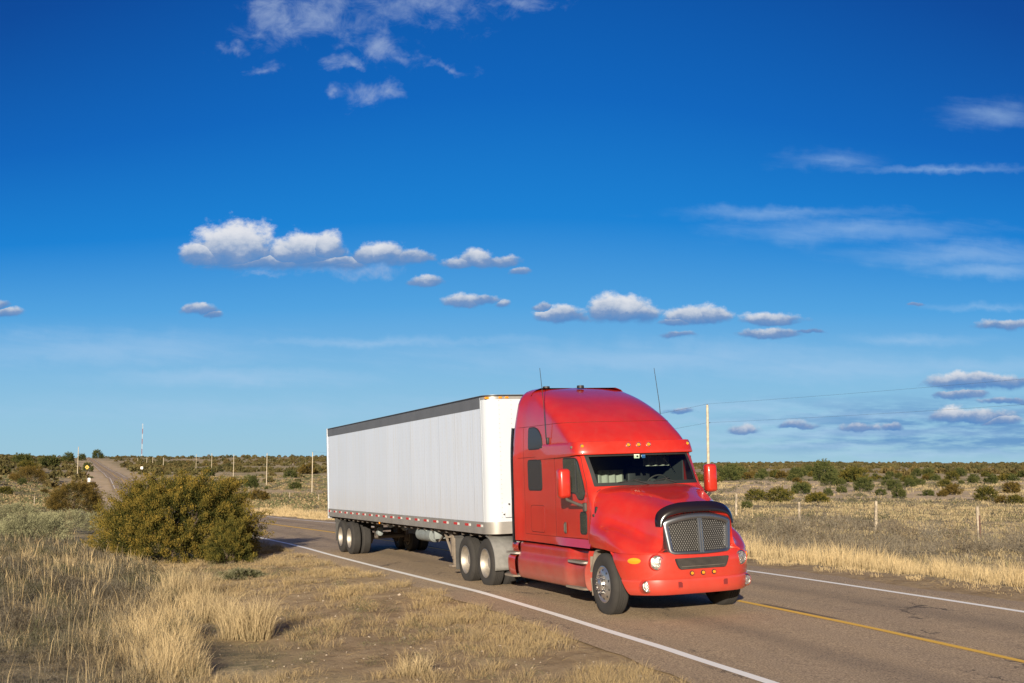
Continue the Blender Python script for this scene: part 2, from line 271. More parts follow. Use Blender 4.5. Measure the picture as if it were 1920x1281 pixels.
# ------------------------------------------------------------------ mesh helpers
def link(name, me, m=None, parent=None, smooth=None, ang=35):
    o = bpy.data.objects.new(name, me); COL.objects.link(o)
    if m is not None: me.materials.append(m)
    if parent is not None: o.parent = parent
    if smooth:
        me.polygons.foreach_set('use_smooth', [True] * len(me.polygons)); me.set_sharp_from_angle(angle=R(ang))
    return o
def tag(o, label=None, cat=None, group=None, kind=None):
    for k, v in (('label', label), ('category', cat), ('group', group), ('kind', kind)):
        if v: o[k] = v
    return o
def empty(name, loc, rz=0.0):
    o = bpy.data.objects.new(name, None); COL.objects.link(o); o.location = loc; o.rotation_euler = (0, 0, rz); o.empty_display_size = 0.3
    return o
class B:
    """collects shapes, links them as one mesh object"""
    def __init__(s): s.bm = bmesh.new()
    def add(s, vs, fs):
        v = [s.bm.verts.new(p) for p in vs]
        for f in fs:
            try: s.bm.faces.new([v[i] for i in f])
            except ValueError: pass
        return v
    def box(s, c, d, bev=0.0, seg=2, rot=None):
        b = bmesh.new(); bmesh.ops.create_cube(b, size=1.0)
        for v in b.verts: v.co = Vector((v.co.x * d[0], v.co.y * d[1], v.co.z * d[2]))
        if bev > 0: bmesh.ops.bevel(b, geom=b.edges[:], offset=bev, segments=seg, affect='EDGES', profile=0.5)
        s._merge(b, c, rot)
    def _merge(s, b, c=(0, 0, 0), rot=None):
        mt = Matrix.Translation(Vector(c)) @ (rot.to_4x4() if rot is not None else Matrix())
        mp = {}; b.verts.index_update()
        for v in b.verts: mp[v.index] = s.bm.verts.new(mt @ v.co)
        for f in b.faces:
            try: s.bm.faces.new([mp[v.index] for v in f.verts])
            except (ValueError, KeyError): pass
        b.free()
    def tube(s, pts, r, n=10, cap=True):
        pts = [Vector(p) for p in pts]; rs = r if isinstance(r, (list, tuple)) else [r] * len(pts); rings = []
        for i, p in enumerate(pts):
            d = (pts[min(i + 1, len(pts) - 1)] - pts[max(i - 1, 0)]).normalized()
            a = d.orthogonal().normalized() if i == 0 else (rings[-1][1] - d * rings[-1][1].dot(d)).normalized()
            b = d.cross(a)
            rings.append(([s.bm.verts.new(p + (a * math.cos(t) + b * math.sin(t)) * rs[i]) for t in [2 * math.pi * k / n for k in range(n)]], a))
        for (A, _), (C, _) in zip(rings, rings[1:]):
            for k in range(n): s.bm.faces.new((A[k], A[(k + 1) % n], C[(k + 1) % n], C[k]))
        if cap: s.bm.faces.new(rings[0][0][::-1]); s.bm.faces.new(rings[-1][0])
    def lathe(s, prof, c, axis='Y', n=40, closed=False):
        """prof: (radius, offset along axis)"""
        rings = []
        for (r, h) in prof:
            ring = []
            for k in range(n):
                a = 2 * math.pi * k / n; u, w = r * math.cos(a), r * math.sin(a)
                p = (u, h, w) if axis == 'Y' else ((u, w, h) if axis == 'Z' else (h, u, w))
                ring.append(s.bm.verts.new((p[0] + c[0], p[1] + c[1], p[2] + c[2])))
            rings.append(ring)
        prs = list(zip(rings, rings[1:])) + ([(rings[-1], rings[0])] if closed else [])
        for A, C in prs:
            for k in range(n):
                s.bm.faces.new((A[k], A[(k + 1) % n], C[(k + 1) % n], C[k]))
        return rings
    def grid(s, G, closed_u=False, skip=None):
        """G: rows of points"""
        V = [[s.bm.verts.new(p) for p in row] for row in G]
        nr, nc = len(V), len(V[0])
        for i in range(nr - 1):
            for j in range(nc - 1 + (1 if closed_u else 0)):
                if skip and skip(i, j): continue
                try: s.bm.faces.new((V[i][j], V[i][(j + 1) % nc], V[i + 1][(j + 1) % nc], V[i + 1][j]))
                except ValueError: pass
        return V
    def prism(s, poly, axis, a, b, bev=0.0):
        """poly in the plane across axis ('Y': (x,z); 'X': (y,z); 'Z': (x,y)), between a and b"""
        bb = bmesh.new()
        def P(p, t): return {'Y': (p[0], t, p[1]), 'X': (t, p[0], p[1]), 'Z': (p[0], p[1], t)}[axis]
        va = [bb.verts.new(P(p, a)) for p in poly]; vb = [bb.verts.new(P(p, b)) for p in poly]
        bb.faces.new(va); bb.faces.new(vb[::-1]); n = len(poly)
        for k in range(n): bb.faces.new((va[k], vb[k], vb[(k + 1) % n], va[(k + 1) % n]))
        if bev > 0: bmesh.ops.bevel(bb, geom=bb.edges[:], offset=bev, segments=1, affect='EDGES')
        s._merge(bb)
    def sphere(s, c, r, sc=(1, 1, 1), sub=2):
        b = bmesh.new(); bmesh.ops.create_icosphere(b, subdivisions=sub, radius=r)
        for v in b.verts: v.co = Vector((v.co.x * sc[0], v.co.y * sc[1], v.co.z * sc[2]))
        s._merge(b, c)
    def build(s, name, m, parent=None, smooth=True, ang=35, weld=0.0, recalc=True):
        if weld: bmesh.ops.remove_doubles(s.bm, verts=s.bm.verts[:], dist=weld)
        if recalc: bmesh.ops.recalc_face_normals(s.bm, faces=s.bm.faces[:])
        me = bpy.data.meshes.new(name); s.bm.to_mesh(me); s.bm.free()
        return link(name, me, M[m] if isinstance(m, str) else m, parent, smooth, ang)
def rpoly(pts, r, n=4):
    """polygon with rounded corners; r one radius or one per corner"""
    out = []; N = len(pts)
    for i in range(N):
        p = np.array(pts[i], float); a = np.array(pts[i - 1], float); b = np.array(pts[(i + 1) % N], float)
        rr = r[i] if isinstance(r, (list, tuple)) else r
        if rr <= 0: out.append(tuple(p)); continue
        da = (a - p); db = (b - p); la = np.linalg.norm(da); lb = np.linalg.norm(db)
        k = min(rr, la * .49, lb * .49); pa = p + da / la * k; pb = p + db / lb * k
        for t in np.linspace(0, 1, n + 1): out.append(tuple((1 - t) ** 2 * pa + 2 * t * (1 - t) * p + t * t * pb))
    return out
def cr(ctrl, ts):
    """Catmull-Rom through control points given as (t, value...)"""
    c = np.array(ctrl, float); T = c[:, 0]; Vv = c[:, 1:]; out = []
    for t in ts:
        i = int(np.clip(np.searchsorted(T, t) - 1, 0, len(T) - 2)); h = T[i + 1] - T[i]; u = (t - T[i]) / h
        def tan(k):
            if k == 0: return (Vv[1] - Vv[0]) / (T[1] - T[0])
            if k == len(T) - 1: return (Vv[-1] - Vv[-2]) / (T[-1] - T[-2])
            d0 = (Vv[k] - Vv[k - 1]) / (T[k] - T[k - 1]); d1 = (Vv[k + 1] - Vv[k]) / (T[k + 1] - T[k])
            mm = np.where(d0 * d1 <= 0, 0, 2 * d0 * d1 / np.where(np.abs(d0 + d1) < 1e-9, 1, d0 + d1)); return mm
        m0, m1 = tan(i) * h, tan(i + 1) * h
        out.append((2 * u ** 3 - 3 * u * u + 1) * Vv[i] + (u ** 3 - 2 * u * u + u) * m0 + (-2 * u ** 3 + 3 * u * u) * Vv[i + 1] + (u ** 3 - u * u) * m1)
    return np.array(out)
# ================================================================== TRACTOR (own frame: x forward, y to its left, z up, origin on the road under the steer axle)
def place(o, off=0.0):
    m4 = Matrix([list(TM[0]) + [0], list(TM[1]) + [0], list(TM[2]) + [0], [0, 0, 0, 1]])
    m4.translation = Vector(tw(off, 0, 0)); o.matrix_world = m4; o.rotation_mode = 'XYZ'
tractor = bpy.data.objects.new('semi_tractor', None); COL.objects.link(tractor); place(tractor)
tag(tractor, 'glossy red semi tractor with tall sleeper cab and round headlights on the road', 'truck')

# ---- cab shell as stacked plan outlines
LV = [  # z, rear x, rear half width, side half width, corner start x, front centre x, squareness, front side half width
    (1.10, -3.95, 1.27, 1.205, -0.50, -0.30, 5.0, 1.175),
    (1.60, -3.95, 1.27, 1.200, -0.52, -0.32, 5.0, 1.170),
    (2.00, -3.95, 1.265, 1.200, -0.62, -0.36, 3.2, 1.160),
    (2.16, -3.95, 1.265, 1.200, -0.80, -0.42, 2.6, 1.155),
    (2.73, -3.95, 1.26, 1.200, -1.30, -0.86, 4.5, 1.170),
    (2.95, -3.94, 1.25, 1.195, -1.50, -0.97, 3.8, 1.185),
    (3.30, -3.92, 1.22, 1.175, -1.95, -1.36, 3.0, 1.165),
    (3.60, -3.88, 1.18, 1.145, -2.55, -1.86, 3.0, 1.13),
    (3.82, -3.85, 1.14, 1.100, -3.05, -2.38, 3.0, 1.09),
    (3.97, -3.82, 1.07, 1.040, -3.35, -2.90, 3.0, 1.03),
    (4.06, -3.80, 0.97, 0.950, -3.55, -3.25, 3.0, 0.94),
    (4.105, -3.79, 0.84, 0.82, -3.66, -3.52, 3.0, 0.81)]
NF = 24
def level(z):
    return cr(LV, [z])[0]
def outline(z, nf=NF):
    xr, hr, hs, xe, xf, n, hf = level(z); P = [(xr, 0), (xr, hr * .5), (xr, hr - 0.10), (xr + 0.01, hr - 0.03), (xr + 0.05, hr), (xr + 0.14, hr - .005)]
    P += [(xr + 0.26, hs + (hr - hs) * .45), (xr + 0.38, hs + .01), (xr + 0.48, hs)]
    x0 = xr + 0.48
    for k in range(1, 9): t = k / 8; P.append((x0 + (xe - x0) * t, hs + (hf - hs) * t))
    FW = 0.888; nc_ = nf // 4; a0 = math.asin(FW ** (n / 2))
    for k in range(1, nc_ + 1):
        a = math.pi / 2 + (a0 - math.pi / 2) * k / nc_; s_, c_ = math.sin(a), math.cos(a)
        P.append((xe + (xf - xe) * c_ ** (2 / n), hf * s_ ** (2 / n)))
    for k in range(1, nf - nc_ + 1):
        y = FW * (1 - k / (nf - nc_)); P.append((xe + (xf - xe) * max(0.0, 1 - y ** n) ** (1 / n), hf * y))
    return P
def surf_y(x, z):
    P = outline(z, 40)[5:]; xs = [p[0] for p in P]; ys = [p[1] for p in P]
    return float(np.interp(x, xs, ys))
zs = list(np.linspace(1.10, 2.00, 7)) + list(np.linspace(2.08, 2.16, 2)) + list(np.linspace(2.25, 2.73, 6)) + list(np.linspace(2.82, 4.06, 22)) + [4.085, 4.105]
rowsN = len(zs)
def cabrow(z): 
    P = outline(z); full = [(x, -y, z) for x, y in P] + [(x, y, z) for x, y in P[::-1][1:]]
    return full
rows = [cabrow(z) for z in zs]; NCOL = len(rows[0]); ctr = (NCOL - 1) // 2
WS = 18                                         # columns either side of the centre that are windshield
def is_ws(i, j): return 2.15 < zs[i] < 2.72 and abs(j + 0.5 - ctr) < WS
cb = B(); V_ = cb.grid(rows, skip=is_ws)
top = V_[-1]; cv = cb.bm.verts.new((-3.62, 0, 4.125))
for j in range(NCOL - 1): cb.bm.faces.new((top[j], top[j + 1], cv))
cb.bm.faces.new((top[-1], top[0], cv)) if False else None
cab = cb.build('cab_shell', 'red', tractor, weld=0.0005, ang=40)
# windshield + black border
wsr = [k for k in range(rowsN) if 2.15 < zs[k] < 2.74]
c0, c1 = ctr - WS, ctr + WS
gb = B(); gs = B()
wz0, wz1 = zs[wsr[0]], zs[wsr[-1]]
def wsp(u, z, off):                             # u -1..1 across, point on windshield surface pushed out
    P = cabrow(z); f = ctr + u * WS; j = int(min(max(math.floor(f), 0), NCOL - 2)); t = f - j
    a, b = Vector(P[j]), Vector(P[j + 1]); p = a.lerp(b, t); d = (b - a); nrm = Vector((-d.y, d.x, 0)) if d.length > 0 else Vector((1, 0, 0))
    nrm = Vector((d.y, -d.x, 0)).normalized(); nrm = nrm if nrm.x > 0 or abs(nrm.y) > .9 else -nrm
    return p + Vector((abs(nrm.x), nrm.y if (nrm.y > 0) == (p.y > 0) else -nrm.y, 0)) * off
us = list(np.linspace(-1, 1, 41)); wzs = list(np.linspace(wz0, wz1, 9))
gs.grid([[wsp(u, z, 0.0) for u in us] for z in wzs])
gs.build('windshield', 'glass', tractor, ang=60)
bt = B(); ub = 0.035
for (ua, ubb, za, zb) in [(-1, 1, wz0 - .005, wz0 + .055), (-1, 1, wz1 - .05, wz1 + .01), (-1.01, -1 + .055, wz0, wz1), (1 - .055, 1.01, wz0, wz1)]:
    uu_ = list(np.linspace(ua, ubb, 30 if ubb - ua > 1 else 6)); zz_ = list(np.linspace(za, zb, 9 if zb - za > .2 else 3))
    off = 0.006 if zb - za < .2 else 0.004
    bt.grid([[wsp(u, z, off) for u in uu_] for z in zz_])
bt.build('windshield_gasket', 'black', tractor)
# interior
ib = B(); ib.box((-2.3, 0, 2.15), (0.04, 2.2, 1.9)); ib.box((-1.5, 0, 1.42), (2.2, 2.2, 0.04)); ib.box((-1.75, 0, 2.86), (1.1, 2.1, 0.04))
ib.box((-1.75, 1.12, 2.0), (1.05, 0.03, 1.2)); ib.box((-1.75, -1.12, 2.0), (1.05, 0.03, 1.2))
ib.build('cab_interior', 'interior', tractor, smooth=False)
cu = B()
for (ya, yb, za, zb, xx) in [(-0.46, 0.26, 1.85, 2.43, -1.98), (0.42, 0.95, 2.48, 2.68, -1.45)]:
    ys = np.linspace(ya, yb, 25); cu.grid([[(xx + 0.03 * math.sin(y * 40), y, z) for y in ys] for z in np.linspace(za, zb, 3)])
cu.build('curtain', 'cloth', tractor)
db = B(); db.prism(rpoly([(-1.15, 1.5), (-0.42, 1.5), (-0.42, 2.02), (-0.62, 2.13), (-1.05, 2.10), (-1.15, 2.0)], .05), 'Y', -1.02, 1.02); db.build('dashboard', 'interior', tractor)
for sy in (-0.55, 0.55):
    s = B(); s.box((-1.75, sy, 1.72), (0.5, 0.52, 0.16), .05); s.box((-1.98, sy, 2.12), (0.14, 0.50, 0.75), .06); (s.box((-1.98, sy, 2.55), (0.10, 0.28, 0.18), .04) if sy > 0 else None)
    s.build('seat', 'black', tractor)
sw = B(); ring = [( -1.22 + 0.10 * math.sin(a), 0.55 + 0.22 * math.cos(a), 2.14 + 0.17 * math.sin(a)) for a in np.linspace(0, 2 * math.pi, 33)]
sw.tube(ring, 0.014, 8, False)
for a in (0.5, 2.6, 4.7): sw.tube([(-1.22, .55, 2.13), (-1.22 + 0.10 * math.sin(a), 0.55 + 0.22 * math.cos(a), 2.14 + 0.17 * math.sin(a))], 0.012, 6)
sw.tube([(-1.2, .55, 2.13), (-0.95, .55, 1.95)], 0.03, 8); sw.build('steering_wheel', 'chassis', tractor)
for (u, z, w, h, mm, hole) in [(-0.04, 2.665, .085, .06, 'sticker', 1), (0.09, 2.66, .055, .05, 'bluest', 0), (0.065, 2.668, .03, .02, 'sticker', 0)]:
    s = B(); p = wsp(u, z, -0.01); s.box(p, (0.006, w * 1.3, h * 1.2), .002); o = s.build('sticker', mm, tractor, smooth=False)
    if hole: s = B(); s.lathe([(0.0, .005), (.02, .005), (.02, 0)], (p[0] + .002, p[1] + .01, p[2]), 'X', 14); s.build('dark_disc', 'black', o)
mv = B(); mv.tube([wsp(0.52, 2.62, -.10), wsp(0.60, 2.50, -.10), wsp(0.62, 2.34, -.08)], .01, 6); mv.build('cab_cable', 'chrome', tractor)
# wipers
for (ua, ub_, za, zb) in [(-0.05, -0.55, 2.17, 2.215), (0.50, 0.12, 2.175, 2.22)]:
    w = B(); a = wsp(ua, za, .035); b = wsp((ua + ub_) / 2, zb + .03, .035); w.tube([a, b], .010, 6)
    w.tube([wsp(ua - .12, zb + .045, .022), wsp((ua + ub_) / 2, zb + .03, .022), wsp(ub_ - .05, zb - 0.005, .022)], .009, 6); w.build('wiper', 'black', tractor)

# ---- panels lying on the cab side
def panel(poly, off, name, m, side=-1, parent=tractor, thick=0.02, cuts=3, ang=30):
    b = bmesh.new(); vs = [b.verts.new((p[0], 0, p[1])) for p in poly]; f = b.faces.new(vs)
    bmesh.ops.triangulate(b, faces=[f]); bmesh.ops.subdivide_edges(b, edges=b.edges[:], cuts=cuts, use_grid_fill=True)
    bmesh.ops.triangulate(b, faces=b.faces[:])
    for v in b.verts: v.co.y = side * (surf_y(v.co.x, v.co.z) + off)
    r = bmesh.ops.extrude_face_region(b, geom=b.faces[:])
    for v in [x for x in r['geom'] if isinstance(x, bmesh.types.BMVert)]: v.co.y -= side * thick
    bmesh.ops.recalc_face_normals(b, faces=b.faces[:]); me = bpy.data.meshes.new(name); b.to_mesh(me); b.free()
    return link(name, me, M[m], parent, True, ang)
def seam(pts, name='body_seam', w=0.004, m='seam', side=-1, parent=tractor, n=8):
    s = B(); P = []
    for a, b in zip(pts, pts[1:]):
        for t in np.linspace(0, 1, n, endpoint=False): P.append(((a[0] * (1 - t) + b[0] * t), (a[1] * (1 - t) + b[1] * t)))
    P.append(pts[-1]); s.tube([(x, side * (surf_y(x, z) + 0.001), z) for x, z in P], w, 5); return s.build(name, m, parent)
doorpoly = rpoly([(-1.66, 1.245), (-0.52, 1.255), (-0.56, 1.93), (-0.96, 2.70), (-1.66, 2.70)], [.06, .04, .10, .05, .05], 4)
winpoly = rpoly([(-1.55, 2.07), (-1.05, 2.05), (-0.95, 1.94), (-0.75, 1.94), (-0.69, 2.03), (-1.01, 2.655), (-1.55, 2.655)], [.05, .1, .06, .05, .05, .10, .03], 4)
bunk = rpoly([(-3.25, 2.10), (-2.60, 2.10), (-2.60, 2.66), (-3.25, 2.66)], .07, 4)
upw = rpoly([(-3.20, 2.89), (-2.50, 2.89), (-2.50, 2.93), (-2.54, 3.10), (-2.72, 3.25), (-2.92, 3.295), (-3.20, 3.295)], [.05, .05, .03, .15, .1, .05, .05], 4)
def grow(poly, d):
    c = np.mean(poly, 0); out = []
    P = [np.array(p) for p in poly]; n = len(P)
    for i in range(n):
        e = P[(i + 1) % n] - P[i - 1]; L = np.linalg.norm(e); nn = np.array([e[1], -e[0]]) / (L if L > 1e-9 else 1)
        if np.dot(nn, P[i] - c) < 0: nn = -nn
        out.append(tuple(P[i] + nn * d))
    return out
for s in (-1, 1):
    d = panel(doorpoly, 0.010, 'door', 'red', s, thick=0.03)
    panel(grow(winpoly, .022), 0.014, 'window_gasket', 'black', s, d, .01); w = panel(winpoly, 0.020, 'window', 'darkglass', s, d, .012)
    dv = B(); dv.tube([(-1.03, s * (surf_y(-1.03, 2.66) + .024), 2.65), (-1.01, s * (surf_y(-1.01, 2.05) + .024), 2.06)], .014, 6); dv.build('window_divider', 'black', d)
    lw = rpoly([(-0.88, 1.34), (-0.63, 1.34), (-0.63, 1.70), (-0.88, 1.70)], .06, 4)
    panel(grow(lw, .02), 0.014, 'lower_window_gasket', 'black', s, d, .01); panel(lw, 0.019, 'lower_window', 'darkglass', s, d, .012)
    h = B(); h.box((-1.49, s * 1.215, 1.42), (.075, .02, .20), .015); h.box((-1.49, s * 1.235, 1.42), (.03, .03, .15), .012); h.build('handle', 'chassis', d)
    panel(grow(bunk, .02), 0.006, 'bunk_window_gasket', 'black', s); panel(bunk, 0.010, 'bunk_window', 'mesh_dark', s)
    panel(grow(upw, .02), 0.006, 'upper_window_gasket', 'black', s); panel(upw, 0.010, 'upper_window', 'mesh_dark', s)
    panel(rpoly([(-3.16, 1.30), (-2.52, 1.30), (-2.52, 1.79), (-3.16, 1.79)], .07, 4), 0.007, 'luggage_hatch', 'red', s)
    hp = rpoly([(-3.17, 1.29), (-2.51, 1.29), (-2.51, 1.80), (-3.17, 1.80)], .07, 4); seam(hp + [hp[0]], name='hatch_seam', side=s, n=3, w=.005); dp_ = grow(doorpoly, .006); seam(dp_ + [dp_[0]], name='door_seam', side=s, n=3, w=.006)
    seam([(-3.93, 2.72), (-1.15, 2.75)], side=s); seam([(-1.97, 1.24), (-1.97, 2.72)], side=s); seam([(-3.46, 1.24), (-1.66, 1.24)], side=s); seam([(-3.47, 1.24), (-3.47, 3.31)], side=s, w=.003)
    seam([(-3.90, 3.33), (-1.75, 3.33)], side=s)
    # rubber strip at the rear edge
    rb = B(); rb.grid([[(-3.965, s * (level(z)[1] - .05), z), (-4.06, s * (level(z)[1] - .035), z), (-4.06, s * (level(z)[1] - .005), z), (-3.94, s * (level(z)[1] + .004), z)] for z in np.linspace(1.04, 3.34, 12)]); rb.build('gap_seal', 'black', tractor)
    # sill below the door, flaring out
    sl = B(); xs_ = np.linspace(-3.5, -0.42, 12)
    sl.grid([[(x, s * (1.195 + 0.045 * (np.clip((x + 2.2) / .6, 0, 1)) * k), 1.235 - 0.14 * k) for x in xs_] for k in (0, .4, .8, 1)] + [[(x, s * 1.08, 1.08) for x in xs_]])
    sl.build('sill', 'red', tractor)
    ml = B(); ml.box((-1.10, s * 1.205, 2.86), (.05, .05, .05), .015); ml.build('side_marker', 'dusty', tractor)
    # antenna by the upper window
    an = B(); an.box((-2.19, s * 1.205, 3.02), (.06, .06, .12), .015); an.tube([(-2.19, s * 1.24, 3.06), (-2.24, s * 1.24, 3.7), (-2.38, s * 1.235, 4.42)], [.010, .007, .005], 6); an.build('antenna', 'black', tractor)
# seam across the roof fairing front
def frontseam(z0, name='roof_seam'):
    s = B(); P = outline(z0, 24); idx = range(len(P) - 25, len(P))
    a = [(P[i][0] + .002, -P[i][1] - .001, z0) for i in idx]; b = [(P[i][0] + .002, P[i][1] + .001, z0) for i in list(idx)[::-1][1:]]
    s.tube(a + b, .0045, 5); s.build(name, 'seam', tractor)
frontseam(3.33)
for x, y in ((-3.55, -.62), (-3.35, .05)):
    h = B(); h.lathe([(0, .06), (.07, .055), (.075, 0)], (x, y, 4.10), 'Z', 16); h.build('roof_vent', 'black', tractor)
# ---- visor
vb = B(); rowsv = []
for (z, o) in [(2.90, .0), (2.955, .035), (2.95, .06), (2.90, .085), (2.80, .115), (2.735, .13), (2.72, .125), (2.735, .0)]:
    P = outline(2.86, 24)[-31:]; xf = level(2.86)
    half = []
    for k, (x, y) in enumerate(P):
        d = np.array([max(0.0, (x - P[0][0]) / (P[-1][0] - P[0][0])), 0]); w_ = min(1, k / 10.0)
        zz = z - (0.05 * (1 - w_) if z < 2.9 else 0.0) 
        half.append((x + o * w_, y + o * .55 * w_ * (y / 1.2), zz))
    rowsv.append([(x, -y, z_) for x, y, z_ in half] + [(x, y, z_) for x, y, z_ in half[::-1][1:]])
vb.grid(rowsv); visor = vb.build('sun_visor', 'red', tractor, ang=50)
def xfront_at(y, z, add):
    P = outline(z, 60); xs = [p[0] for p in P[-61:]]; ys = [p[1] for p in P[-61:]]
    return float(np.interp(abs(y), ys[::-1], xs[::-1])) + add
for y in (-1.04, -0.205, 0.0, 0.205, 1.04):
    s = B(); x0 = xfront_at(y, 2.86, .095 if abs(y) < 1 else .075); yy = y * (1.03 if abs(y) > 1 else 1)
    s.lathe([(0.0, .05), (.018, .045), (.03, .028), (.034, 0)], (x0, yy, 2.875), 'X', 16); o = s.build('marker_light', 'amber', tractor)
    s = B(); s.lathe([(.034, .018), (.044, .016), (.047, -.02)], (x0, yy, 2.875), 'X', 16); s.build('lamp_ring', 'chrome', o)
# ---- hood with fenders: cross sections along x
HX = {  # x: list of (y, z) from centre top to lower edge
 -0.50: [(0, 2.165), (.35, 2.165), (.70, 2.15), (.95, 2.10), (1.08, 1.99), (1.135, 1.86), (1.16, 1.72), (1.18, 1.58), (1.20, 1.45), (1.215, 1.32), (1.215, 1.22), (1.205, 1.13)],
 -0.20: [(0, 2.12), (.33, 2.12), (.66, 2.10), (.90, 2.03), (1.03, 1.90), (1.085, 1.77), (1.115, 1.64), (1.15, 1.53), (1.20, 1.43), (1.228, 1.32), (1.232, 1.22), (1.225, 1.12)],
  0.15: [(0, 2.04), (.31, 2.04), (.60, 2.01), (.82, 1.93), (.93, 1.80), (.965, 1.67), (.985, 1.55), (1.05, 1.485), (1.155, 1.435), (1.222, 1.33), (1.238, 1.20), (1.235, 1.11)],
  0.50: [(0, 1.955), (.29, 1.955), (.55, 1.92), (.73, 1.84), (.81, 1.70), (.84, 1.56), (.865, 1.44), (.95, 1.385), (1.08, 1.35), (1.185, 1.26), (1.215, 1.16), (1.215, 1.08)],
  0.80: [(0, 1.885), (.27, 1.885), (.51, 1.85), (.66, 1.77), (.73, 1.62), (.75, 1.48), (.77, 1.34), (.84, 1.27), (.95, 1.235), (1.055, 1.17), (1.10, 1.11), (1.115, 1.065)],
  1.02: [(0, 1.83), (.26, 1.83), (.49, 1.80), (.62, 1.72), (.68, 1.58), (.695, 1.44), (.71, 1.32), (.75, 1.22), (.82, 1.15), (.89, 1.11), (.93, 1.085), (.95, 1.06)],
  1.15: [(0, 1.77), (.25, 1.77), (.46, 1.745), (.58, 1.67), (.635, 1.54), (.645, 1.42), (.65, 1.30), (.67, 1.20), (.70, 1.13), (.745, 1.095), (.775, 1.075), (.79, 1.05)],
}
hx = sorted(HX); K = 12
def hood_pt(x, v):
    secs = np.array([HX[k] for k in hx]); t = np.linspace(0, K - 1, K)
    col = [(k, *cr(np.column_stack([t, secs[i]]), [v])[0]) for i, k in enumerate(hx)]
    return cr(col, [x])[0]
hb = B(); hr_ = []
sec_cache = {k: cr(np.column_stack([np.arange(K), np.array(HX[k])]), np.linspace(0, K - 1, 45)) for k in hx}
for x in np.linspace(-0.50, 1.15, 34):
    half = np.array([cr([(k, *sec_cache[k][j]) for k in hx], [x])[0] for j in range(45)])
    L = []
    for j in range(45):
        y, z = half[j]; xx = x
        L.append((xx, -y, z))
    hr_.append(L[::-1] + [(p[0], -p[1], p[2]) for p in L[1:]])
hb.grid(hr_); hood = hb.build('hood', 'red', tractor, ang=60)
for s in (-1, 1):
    # hood front edge seam line behind the fender & latch
    P = [( -0.485, s * (sec_cache[-0.5][j][0] + .004), sec_cache[-0.5][j][1] + .003) for j in range(12, 44)]
    q = B(); q.tube(P, .007, 5); q.build('hood_seam', 'seam', tractor)
    q = B(); q.box((-0.36, s * 1.115, 1.73), (.06, .05, .17), .018, rot=Matrix.Rotation(R(18), 3, 'Y')); q.box((-.40, s * 1.14, 1.66), (.07, .05, .05), .015); q.build('hood_latch', 'black', tractor)
# ---- bumper
BO = [(0, 1.255), (.25, 1.25), (.5, 1.232), (.70, 1.195), (.84, 1.13), (.97, 1.02), (1.08, .88), (1.16, .74), (1.205, .60), (1.222, .48), (1.224, .36)]
BOy = np.array([p[0] for p in BO]); BOx = np.array([p[1] for p in BO])
arc = np.concatenate([[0], np.cumsum(np.hypot(np.diff(BOy), np.diff(BOx)))])
def bo(sv):
    p = cr(np.column_stack([arc, BOy, BOx]), [min(sv, arc[-1])])[0]; return p[0], p[1]
def bump_x(y):
    yy = abs(y); return float(np.interp(yy, BOy, BOx))
# profile down the face: z, set-back
BP = [(1.065, .13), (1.085, .10), (1.088, .06), (1.07, .028), (1.02, .010), (.93, 0), (.80, .002), (.68, .012), (.655, .020), (.645, .006), (.60, .0), (.50, .008), (.43, .03), (.40, .06), (.395, .14)]
def send(z): # arc length of rear edge at height z
    xe = 0.36 + (0.42) * np.clip((1.06 - z) / .66, 0, 1) ** 0.8
    return float(np.interp(-xe, -BOx, arc))
bm_ = B(); rowsb = []
for (z, sb) in BP:
    half = []
    for k in range(41):
        t = k / 40; sl_ = send(z) * t; y, x = bo(sl_); y2, x2 = bo(sl_ + .01); tx, ty = x2 - x, y2 - y; n = math.hypot(tx, ty) or 1
        nx, ny = ty / n, -tx / n
        half.append((x - nx * sb, y - ny * sb, z))
    rowsb.append([(x, -y, z_) for x, y, z_ in half[::-1]] + [(x, y, z_) for x, y, z_ in half[1:]])
bm_.grid(rowsb); bumper = bm_.build('bumper', 'red', tractor, ang=40)
def facing(y):                                  # outward direction of the bumper outline at y
    dx = (bump_x(abs(y) + .01) - bump_x(abs(y) - .01 if abs(y) > .01 else 0)) / .02
    n = Vector((1, -dx * (1 if y >= 0 else -1), 0)); return n.normalized()
def on_bumper(y, z, d=0.0):
    n = facing(y); return Vector((bump_x(y), y, z)) + n * d, n
def disc_on(y, z, prof, name, m, parent, n=24, sc=(1, 1), blend=0.55):
    p, nn = on_bumper(y, z); nn = (nn * (1 - blend) + Vector((1, 0, 0)) * blend).normalized(); q = nn.to_track_quat('X', 'Z').to_matrix()
    s = B(); s.lathe(prof, (0, 0, 0), 'X', n)
    for v in s.bm.verts: v.co = q @ Vector((v.co.x, v.co.y * sc[0], v.co.z * sc[1])) + p
    return s.build(name, m, parent)
